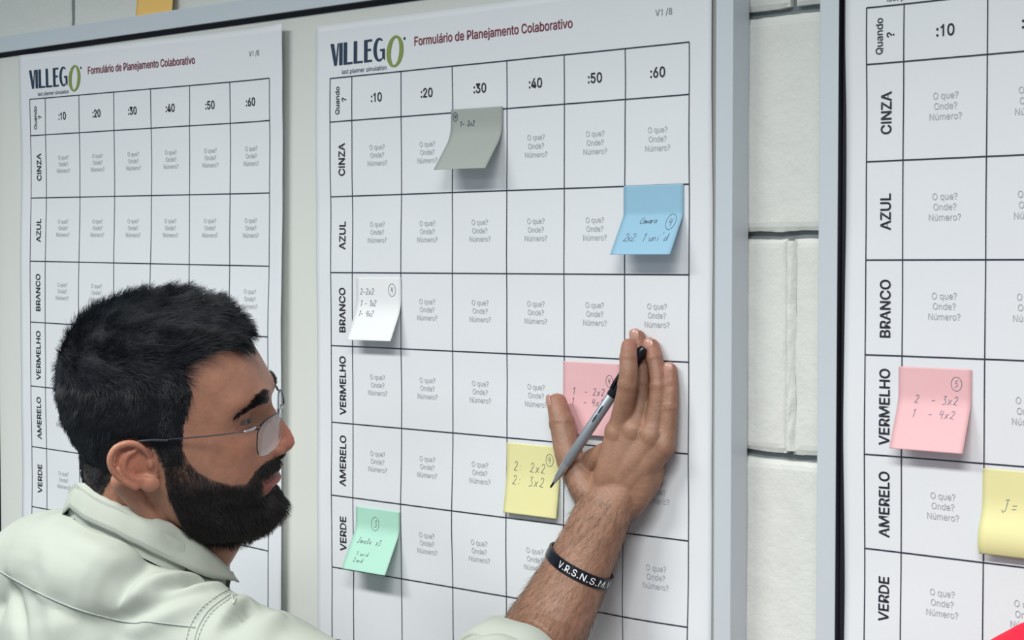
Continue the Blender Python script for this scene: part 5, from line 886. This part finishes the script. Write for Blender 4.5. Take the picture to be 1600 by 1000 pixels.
for P, a, w_ in FOLDS:
    L = snap(P, 8); s = np.linspace(0, 1, len(L)); d = np.full(len(SV), 9.0); tt = np.zeros(len(SV))
    near = np.where(np.linalg.norm(SV-L.mean(0), axis=1) < .25)[0]
    for i in range(len(L)-1):
        ab = L[i+1]-L[i]; t = np.clip(((SV[near]-L[i])@ab)/max(ab@ab, 1e-12), 0, 1); dd = np.linalg.norm(SV[near]-(L[i]+t[:, None]*ab), axis=1)
        b_ = dd < d[near]; d[near] = np.where(b_, dd, d[near]); tt[near] = np.where(b_, s[i]+t*(s[i+1]-s[i]), tt[near])
    disp += 1.6*a*np.exp(-(d/w_)**2)*np.sin(math.pi*np.clip(tt*.86+.07, 0, 1))**.7
rnd = np.array([mnoise.noise(Vector(p*13))*.0022+mnoise.noise(Vector(p*31))*.0010+mnoise.noise(Vector((p[0]*9+p[2]*16, p[1]*9, p[2]*30-p[0]*22)))*.0016 for p in SV])
SV = SV+SN*(disp+rnd)[:, None]
shirt = mesh_obj('shirt', SV, SF, M_SHIRT, smooth=True); shirt['label'] = 'pale grey-green cotton shirt'; child(shirt, MAN)
bvh = BVHTree.FromPolygons([tuple(v) for v in SV], SF)
def on_shirt(P, off=.0006, n=12, smooth=4):
    C_, N_ = [], []
    for p in spline(P, n):
        loc, nn, _, _ = drape(bvh, p); C_.append(np.array(loc)); N_.append(np.array(nn))
    C_ = np.array(C_); N_ = np.array(N_)
    for _ in range(smooth):
        C_[1:-1] = .25*C_[:-2]+.5*C_[1:-1]+.25*C_[2:]
    for i in range(len(C_)):
        loc, nn, _, _ = drape(bvh, C_[i]); C_[i] = loc; N_[i] = nn
    return C_+N_*off, N_
def seam(name, P, wd, material, off=.0008, n=12, dash=0):
    C_, N_ = on_shirt(P, off, n); T = np.gradient(C_, axis=0); T /= np.maximum(np.linalg.norm(T, axis=1), 1e-9)[:, None]
    S_ = np.cross(N_, T); S_ /= np.linalg.norm(S_, axis=1)[:, None]; V, F = [], []
    for c, s_, nn in zip(C_, S_, N_): V += [c-s_*wd-nn*.0012, c-s_*wd*.5+nn*wd*.5, c+s_*wd*.5+nn*wd*.5, c+s_*wd-nn*.0012]
    for i in range(len(C_)-1):
        if dash and i % dash == dash-1: continue
        F += [(4*i+k, 4*i+k+1, 4*i+5+k, 4*i+4+k) for k in range(3)]
    o = mesh_obj(name, V, F, material, shirt, smooth=True); o.matrix_parent_inverse = Matrix.Identity(4); return o
YOKE = [(-0.3131, -0.4612, 1.4019), (-0.2671, -0.4620, 1.3960), (-0.1949, -0.4673, 1.3859), (-0.1247, -0.4739, 1.3800), (-0.0557, -0.4685, 1.3758), (-0.0345, -0.4636, 1.3791), (0.0140, -0.4491, 1.3778)]
seam('yoke_seam', YOKE, .00065, M_THREAD, n=10)
SHSEAM = [(0.0280, -0.4642, 1.3612), (0.0153, -0.4480, 1.3761), (0.0067, -0.4286, 1.3887), (0.0019, -0.4061, 1.3961), (-0.0192, -0.3716, 1.3957)]
seam('armhole_seam', SHSEAM, .0012, M_SHIRT, .0006); 
seam('armhole_stitching', [np.array(p)+np.array([-.006, -.004, .001]) for p in SHSEAM], .0005, M_STITCH, .0010, 14, 3)
seam('armhole_stitching', [np.array(p)+np.array([.007, -.002, -.001]) for p in SHSEAM], .0005, M_STITCH, .0010, 14, 3)
# collar: folded leaf round the neck, higher at the nape
CC = np.array([-.172, -.352])
PT = [-140, -110, -70, -40, -12, -3, 12, 36, 65, 99, 127, 140, 150]; ZT = [1.392, 1.424, 1.455, 1.473, 1.486, 1.4865, 1.4775, 1.4663, 1.4512, 1.4198, 1.3956, 1.3846, 1.378]
PB = [-140, -110, -70, -40, -11, 0, 29, 53, 88, 126, 140, 150]; ZB = [1.385, 1.395, 1.425, 1.447, 1.4636, 1.4584, 1.4443, 1.4260, 1.3975, 1.3833, 1.3785, 1.374]
def ring_pt(phi, r, z): q = math.radians(phi); return (CC[0]+r*math.sin(q), CC[1]-r*math.cos(q), z)
def collar():
    V, F, ph = [], [], np.linspace(-138, 142, 130)
    for p in ph:
        zt, zb = np.interp(p, PT, ZT), np.interp(p, PB, ZB); k = .0012*mnoise.noise(Vector((p*.09, 1, 4))); e = max(0, (p-95)/45)
        zt += .0006*mnoise.noise(Vector((p*.2, 7, 1))); zb += .0010*mnoise.noise(Vector((p*.12, 3, 1)))
        bow = .0018+.004*math.exp(-((p-70)/22)**2)
        prof = [(.0690, zt-.034), (.0715, zt-.012), (.0738, zt-.0010), (.0755, zt+.0010), (.0772, zt-.0006)]
        for t in (.2, .4, .6, .8): prof.append((.0772+(.0860-.0772)*t+bow*math.sin(math.pi*t)*(1-2*math.exp(-((p-70)/13)**2))*.6+k*t, zt+(zb-zt)*t))
        prof += [(.0862+k, zb), (.0850+k, zb-.0006), (.0832+k, zb+.002), (.0800, zb+.010)]
        V += [ring_pt(p, r, z) for r, z in prof]
    m = 13; F = [(i*m+k, i*m+k+1, (i+1)*m+k+1, (i+1)*m+k) for i in range(len(ph)-1) for k in range(m-1)]
    F += [tuple(range(m)), tuple((len(ph)-1)*m+k for k in range(m-1, -1, -1))]
    o = mesh_obj('collar', V, F, M_SHIRT, shirt, smooth=True); o.matrix_parent_inverse = Matrix.Identity(4); return o
collar()
def ring_strip(name, fn, p0, p1, wd, material, dash=0, n=200):
    ph = np.linspace(p0, p1, n); V, F = [], []
    for p in ph: V += [fn(p, -wd), fn(p, wd)]
    for i in range(n-1):
        if dash and i % dash >= dash-2: continue
        F.append((2*i, 2*i+1, 2*i+3, 2*i+2))
    o = mesh_obj(name, V, F, material, shirt, smooth=True); o.matrix_parent_inverse = Matrix.Identity(4); return o
def lower_edge(dz):
    def fn(p, w_):
        zt, zb = np.interp(p, PT, ZT), np.interp(p, PB, ZB); t = 1-dz/(zt-zb); k = .0012*mnoise.noise(Vector((p*.09, 1, 4)))
        return ring_pt(p, .0772+(.0860-.0772)*t+.0030+k, zb+.0010*mnoise.noise(Vector((p*.12, 3, 1)))+dz+w_)
    return fn
ring_strip('collar_stitching', lower_edge(.0055), -20, 64, .00035, M_STITCH, 5)
def band(p, w_):
    zb = np.interp(p, PB, ZB); return ring_pt(p, .0795+.0015*(w_ < 0), zb+.006+w_)
ring_strip('collar_stand', band, -70, 75, .017, M_SHIRT, 0, 80)
# rolled cuff above the elbow
def cuff():
    e1 = unit(np.cross(SL_AX, (0, -1, .3))); e2 = np.cross(e1, SL_AX); V, F = [], []; n = 56
    prof = [(.0585, -.030), (.0630, -.0310), (.0655, -.0280), (.0650, -.012), (.0640, .0045), (.0620, .0060), (.0600, .0045), (.0560, -.012)]
    for i in range(n):
        q = 2*math.pi*i/n; w_ = .0022*math.sin(3*q+.4)+.0012*math.sin(7*q)
        for r, h in prof: V.append(ARM_END+(e1*math.cos(q)+e2*math.sin(q))*(r+w_*.5)+SL_AX*(h+w_))
    m = len(prof); F = [(i*m+k, ((i+1) % n)*m+k, ((i+1) % n)*m+(k+1) % m, i*m+(k+1) % m) for i in range(n) for k in range(m)]
    o = mesh_obj('cuff', V, F, M_SHIRT, shirt, smooth=True); o.matrix_parent_inverse = Matrix.Identity(4)
cuff()
def trousers(c, man, mname):
    P = [tube([(c[0], c[1], .87), (c[0], c[1], .78)], [.172, .165], [.126, .12], ref=(0, -1, 0), n=28, sub=4)]
    for d in (-.09, .09): P.append(tube([(c[0]+d*.95, c[1], .84), (c[0]+d*1.1, c[1]+.01, .47), (c[0]+d*1.15, c[1]-.01, .04)], [.098, .078, .066], ref=(0, -1, 0), n=24, sub=6, flat=True))
    v, f, _ = fuse(P, .008, 3); child(mesh_obj('trousers', v, f, mname, smooth=True), man)
def shoes(c, man):
    for d in (-.09, .09):
        x = c[0]+d*1.15
        P = [tube([(x, c[1]-.05, .035), (x, c[1]+.06, .038), (x, c[1]+.17, .028)], [.038, .045, .038], [.032, .034, .024], ref=(0, 0, 1), n=20, sub=6), tube([(x, c[1]-.035, .03), (x, c[1]-.03, .10)], [.042, .045], n=18, sub=4)]
        v, f, _ = fuse(P, .005, 2); v[:, 2] = np.maximum(v[:, 2], 0.0005); child(mesh_obj('shoe', v, f, M_SHOE, smooth=True), man)
trousers(PELV, MAN, M_TROUSER); shoes(PELV, MAN)

# ------------------------------------------------------------------ eyeglasses
GLS = empty('eyeglasses', HF((100, 0, 20))); tag(GLS, 'thin dark metal glasses with clear lenses, worn by the bearded man', 'glasses')
M_LENS = bpy.data.materials.new('clear_lens'); M_LENS.use_nodes = True
def lens_nodes():
    nt = M_LENS.node_tree; b = nt.nodes['Principled BSDF']; out = nt.nodes['Material Output']
    b.inputs['Roughness'].default_value = .03; b.inputs['Base Color'].default_value = (.9, .95, 1, 1); b.inputs['Specular IOR Level'].default_value = .6
    tr = nt.nodes.new('ShaderNodeBsdfTransparent'); tr.inputs[0].default_value = (.93, .96, .97, 1); mx = nt.nodes.new('ShaderNodeMixShader')
    fr = nt.nodes.new('ShaderNodeFresnel'); fr.inputs[0].default_value = 1.5; ad = nt.nodes.new('ShaderNodeMath'); ad.operation = 'MULTIPLY_ADD'; ad.inputs[1].default_value = .3; ad.inputs[2].default_value = .015
    nt.links.new(fr.outputs[0], ad.inputs[0]); nt.links.new(ad.outputs[0], mx.inputs[0]); nt.links.new(tr.outputs[0], mx.inputs[1]); nt.links.new(b.outputs[0], mx.inputs[2]); nt.links.new(mx.outputs[0], out.inputs[0])
lens_nodes()
def lens_outline(sd, n=44):
    out = []
    for q in np.linspace(0, 2*math.pi, n, endpoint=False):
        c, s = math.cos(q), math.sin(q); e = 2/3.2
        x = 35.5+26.5*math.copysign(abs(c)**e, c); z = 5.5+17*math.copysign(abs(s)**e, s)
        z += 1.2*(x-35.5)/26.5*(z > 5.5)
        f = 116.5-14.5*(x/64)**1.7-.10*(22-z)
        out.append((f, sd*x, z))
    return [(f, s_, z+4.0) for f, s_, z in out]
def glasses():
    for sd in (1, -1):
        L = np.array(lens_outline(sd)); c = L.mean(0); c[0] += 1.0; V = [c]; F = []; n = len(L)
        V += list(L*.5+c*.5+np.array([.5, 0, 0])); V += list(L)
        F = [(0, 1+i, 1+(i+1) % n) for i in range(n)]+[(1+i, 1+n+i, 1+n+(i+1) % n, 1+(i+1) % n) for i in range(n)]
        o = mesh_obj('lens', HF(np.array(V)), F, M_LENS, smooth=True); sm = o.modifiers.new('t', 'SOLIDIFY'); sm.thickness = .0016; child(o, GLS)
        top = [tuple(p) for p in L if p[2] > 20.0]; top = sorted(top, key=lambda p: abs(p[1]))
        outer = sorted([tuple(p) for p in L if abs(p[1]) > 58 and p[2] < 24], key=lambda p: -p[2])
        path = [(113.5, sd*6.0, 24.0)]+top[1:-1]+[(100.5, sd*64, 25.5)]
        v, f = tube(np.array(path), .9, .9, ref=(1, 0, 0.05), n=8, sub=3); o = mesh_obj('rim', HF(v), f, M_STEEL, smooth=True); child(o, GLS)
        v, f = tube(np.array([(100.5, sd*63.2, 24)]+outer), .75, .6, ref=(1, 0, .05), n=8, sub=3); o2 = mesh_obj('rim_edge', HF(v), f, M_STEEL, smooth=True); child(o2, o)
        v, f = tube(np.array([(101, sd*64, 25.5), (98, sd*69, 25.3), (93, sd*72.5, 25.0)]), 1.25, 1.25, ref=(0, 0, 1), n=10, sub=4); o = mesh_obj('hinge', HF(v), f, M_STEEL2, smooth=True); child(o, GLS)
        v, f = tube(np.array([(94, sd*72, 25), (60, sd*76.5, 23.4), (25, sd*78.5, 22.5), (6, sd*79.5, 22.8)]), .6, .9, ref=(0, sd, 0), n=10, sub=6); o = mesh_obj('temple', HF(v), f, M_STEEL, smooth=True); child(o, GLS)
        v, f = tube(np.array([(22, sd*78.7, 21.6), (4, sd*79.6, 22.6), (-9, sd*79.5, 20), (-22, sd*77.5, 8), (-28, sd*76, -6)]), 1.3, 1.8, ref=(0, sd, 0), n=10, sub=6); o2 = mesh_obj('temple_tip', HF(v), f, M_GASKET, smooth=True); child(o2, o)
        v, f = ball((108.5, sd*10.5, 16), (1.2, 2.2, 4.2), 8); child(mesh_obj('nose_pad', HF(v), f, M_LENS, smooth=True), GLS)
    v, f = tube(np.array([(113.3, 7, 23.5), (116, 0, 24.5), (113.3, -7, 23.5)]), 1.0, 1.0, ref=(0, 0, 1), n=10, sub=6); child(mesh_obj('bridge', HF(v), f, M_STEEL2, smooth=True), GLS)
glasses()

# ------------------------------------------------------------------ pen
PA, PB_ = np.array((0.0991, -0.0570, 1.4683)), np.array((0.1893, -0.0200, 1.6134)); PX = unit(PB_-PA); PL = np.linalg.norm(PB_-PA)
PEN = empty('marker_pen', tuple(PA)); tag(PEN, 'silver fineliner pen with a black cap threaded between his fingers', 'pen')
M_PEN = mat('silver_barrel', lin(150,158,166), .35, metal=.5); M_BLACK = mat('black_plastic', lin(12,16,26), .25); M_SLOT = mat('dark_print', lin(40,44,54), .5)
pe1 = unit(np.cross(PX, (0, -1, 0))); pe2 = np.cross(pe1, PX)
def lathe(prof, n=28):
    V = [PA+PX*t+(pe1*math.cos(2*math.pi*k/n)+pe2*math.sin(2*math.pi*k/n))*r for t, r in prof for k in range(n)]; m = len(prof)
    F = [(i*n+k, i*n+(k+1) % n, (i+1)*n+(k+1) % n, (i+1)*n+k) for i in range(m-1) for k in range(n)]+[tuple(range(n-1, -1, -1)), tuple((m-1)*n+k for k in range(n))]; return V, F
def pen_part(name, prof, material, parent=PEN):
    v, f = lathe(prof); o = mesh_obj(name, v, f, material, smooth=True); o.modifiers.new('e', 'EDGE_SPLIT').split_angle = .7; child(o, parent); return o
pen_part('tip', [(0, .0006), (.0015, .0011), (.008, .0014), (.010, .0016)], M_BLACK)
pen_part('grip', [(.007, .0019), (.012, .0024), (.0125, .0030), (.022, .0039), (.0222, .0043), (.030, .0044)], M_STEEL2)
brl = pen_part('barrel', [(.0298, .0044), (.031, .0049), (.060, .0053), (PL*.66, .0053), (PL*.665, .0049)], M_PEN)
pen_part('cap', [(PL*.655, .0050), (PL*.66, .0058), (PL*.80, .0060), (PL-.010, .0060), (PL-.003, .0052), (PL, .0036)], M_BLACK)
def pen_clip():
    mb = MB(); out = unit(np.array([-.35, -1, -.1])); out = unit(out-(out@PX)*PX); sd_ = np.cross(PX, out)
    V = []
    for t, h in ((PL*.70, .0075), (PL*.74, .0084), (PL-.012, .0084), (PL-.006, .0070)):
        for s_ in (-.0016, .0016): V += [PA+PX*t+out*h+sd_*s_, PA+PX*t+out*(h-.0014)+sd_*s_]
    F = [(4*i, 4*i+2, 4*i+6, 4*i+4) for i in range(3)]+[(4*i+1, 4*i+5, 4*i+7, 4*i+3) for i in range(3)]+[(4*i, 4*i+4, 4*i+5, 4*i+1) for i in range(3)]+[(4*i+2, 4*i+3, 4*i+7, 4*i+6) for i in range(3)]+[(0, 1, 3, 2), (12, 14, 15, 13)]
    child(mesh_obj('clip', V, F, M_BLACK), PEN)
    for t in (.50, .56):      # two dark slots printed on the barrel
        V = []; o_ = unit(np.array([.25, -1, .1])); o_ = unit(o_-(o_@PX)*PX); s2 = np.cross(PX, o_)
        for q in np.linspace(0, 2*math.pi, 20, endpoint=False):
            a = .0011*math.sin(q); V.append(PA+PX*(PL*t+.0050*math.cos(q))+o_*math.sqrt(.00545**2-a*a)+s2*a)
        o2 = mesh_obj('printed_slot', V, [tuple(range(20))], M_SLOT); child(o2, brl)
pen_clip()

# ------------------------------------------------------------------ wristband
WB_C = np.array((0.1342, -0.0530, 1.3915)); WB_A = unit(FORE[0]-FORE[2])
BAND = empty('wristband', tuple(WB_C)); tag(BAND, 'black rubber wristband with white letters on the man\'s raised arm', 'wristband')
bbv = BVHTree.FromPolygons([tuple(v) for v in BV], BF)
we1 = unit(np.cross(WB_A, (-.25, -1, .05))); we2 = np.cross(we1, WB_A)      # we1 to the side, we2 towards the room
if we1[0] < 0: we1, we2 = -we1, we2
WB_T = unit(WB_A+we1*.10)
def band_r(q):
    d = we1*math.cos(q)+we2*math.sin(q); h = bbv.ray_cast(Vector(WB_C+d*.09), Vector(-d), .09)[0]
    return (np.linalg.norm(np.array(h)-WB_C) if h else .03)
NB = 96; br = np.array([band_r(2*math.pi*i/NB) for i in range(NB)])
for _ in range(10): br = .5*br+.25*(np.roll(br, 1)+np.roll(br, -1))
br += .0012
def band_pt(q, h, out):
    i = (q/(2*math.pi)*NB) % NB; i0 = int(i); r = br[i0]*(1-(i-i0))+br[(i0+1) % NB]*(i-i0)
    # the band sags a little on the side towards the room
    return WB_C+(we1*math.cos(q)+we2*math.sin(q))*(r+out)+WB_A*(h-.10*r*math.cos(q)-.004*math.sin(q))
V = []
for i in range(NB):
    q = 2*math.pi*i/NB
    for h, o_ in ((-.0060, 0), (-.0060, .0016), (-.0052, .0022), (.0052, .0022), (.0060, .0016), (.0060, 0)): V.append(band_pt(q, h, o_))
F = [(i*6+k, ((i+1) % NB)*6+k, ((i+1) % NB)*6+(k+1) % 6, i*6+(k+1) % 6) for i in range(NB) for k in range(6)]
child(mesh_obj('band', V, F, M_BLACK, smooth=False), BAND)
GL['.'] = GL.get('.') or [[60, 0, 130, 0, 130, 70, 60, 70]]
M_WHITEINK = mat('white_print', lin(236,238,240), .6)
gv, gf = text_geo('V.R.S.N.S.M.V', .0066, 0, 0, 0, 4, 1.0, 'l', 30)
R_ = .037; q0 = math.radians(80)
child(mesh_obj('lettering', [band_pt(q0-x/R_, y, .0025) for x, y in gv], gf, M_WHITEINK), BAND)

# ------------------------------------------------------------------ somebody in red beyond the picture's right edge
def second_person():
    sx, sy = .716, -.27
    root = empty('person', (sx+.20, sy-.02, 0)); tag(root, 'person in a red top, only one shoulder showing in the bottom right corner', 'person')
    c = (sx+.20, sy-.02)
    A, B = np.array((sx, sy, 1.388)), np.array((sx+.40, sy, 1.388))
    trunk = lambda g: [tube([(c[0], c[1], 1.36), (c[0], c[1], 1.22), (c[0], c[1], 1.05), (c[0], c[1], .84)], [.10+g, .165+g, .15+g, .16+g], [.08+g, .11+g, .105+g, .115+g], ref=(0, -1, 0), n=28, sub=6),
                       tube([A, (c[0], c[1], 1.395), B], [.055+g, .064+g, .055+g], ref=(0, -1, 0), n=24, sub=8)]
    arms = lambda g, full: [tube([p, p+np.array([d*.04, .01, -.28])]+([p+np.array([d*.03, .09, -.52])] if full else []), [.05+g*1.6, .042+g*2]+([.027] if full else []), ref=(0, -1, 0), n=20, sub=6) for p, d in ((A, -1), (B, 1))]
    hf = Frame((c[0], c[1]+.03, 1.595), 90, 0, 0)
    hands = []
    for p, d in ((A, -1), (B, 1)):
        w0 = p+np.array([d*.03, .09, -.52])
        for i in range(4): b = w0+np.array([d*.004, .012*(i-1.5), -.075]); hands.append(tube([w0, b, b+np.array([0, .004, -.045]), b+np.array([-d*.006, .012, -.07])], [.016, .0105, .0085, .0072], n=12, sub=4))
        hands.append(tube([w0, w0+np.array([-d*.01, .032, -.035]), w0+np.array([-d*.012, .042, -.08])], [.016, .012, .009], n=12, sub=4))
    P = [(hf(v), f) for v, f in head_parts()]+[tube([hf((-22, 0, -10)), hf((-22, 0, -80)), (c[0], c[1], 1.40)], [.054, .054, .070], ref=(0, -1, 0), n=24, sub=6)]+trunk(0)+arms(0, True)+hands+legs(c)
    v, f, _ = fuse(P, .0035, 2); o = mesh_obj('body', v, f, M_SKIN, smooth=True); child(o, root); set_tone(o.data, np.tile(np.array(lin(186, 138, 112)), (len(v), 1)))
    v, f, _ = fuse(trunk(.012)+arms(.012, False), .006, 4); v = v+np.array([[mnoise.noise(Vector(p*14))*.003]*3 for p in v]); child(mesh_obj('red_shirt', v, f, M_RED, smooth=True), root)
    hair_mass(hair_zone, hair_len, M_HAIRCAP, 'hair', root, .6, hf)
    trousers(c, root, M_TROUSER); shoes(c, root)
second_person()
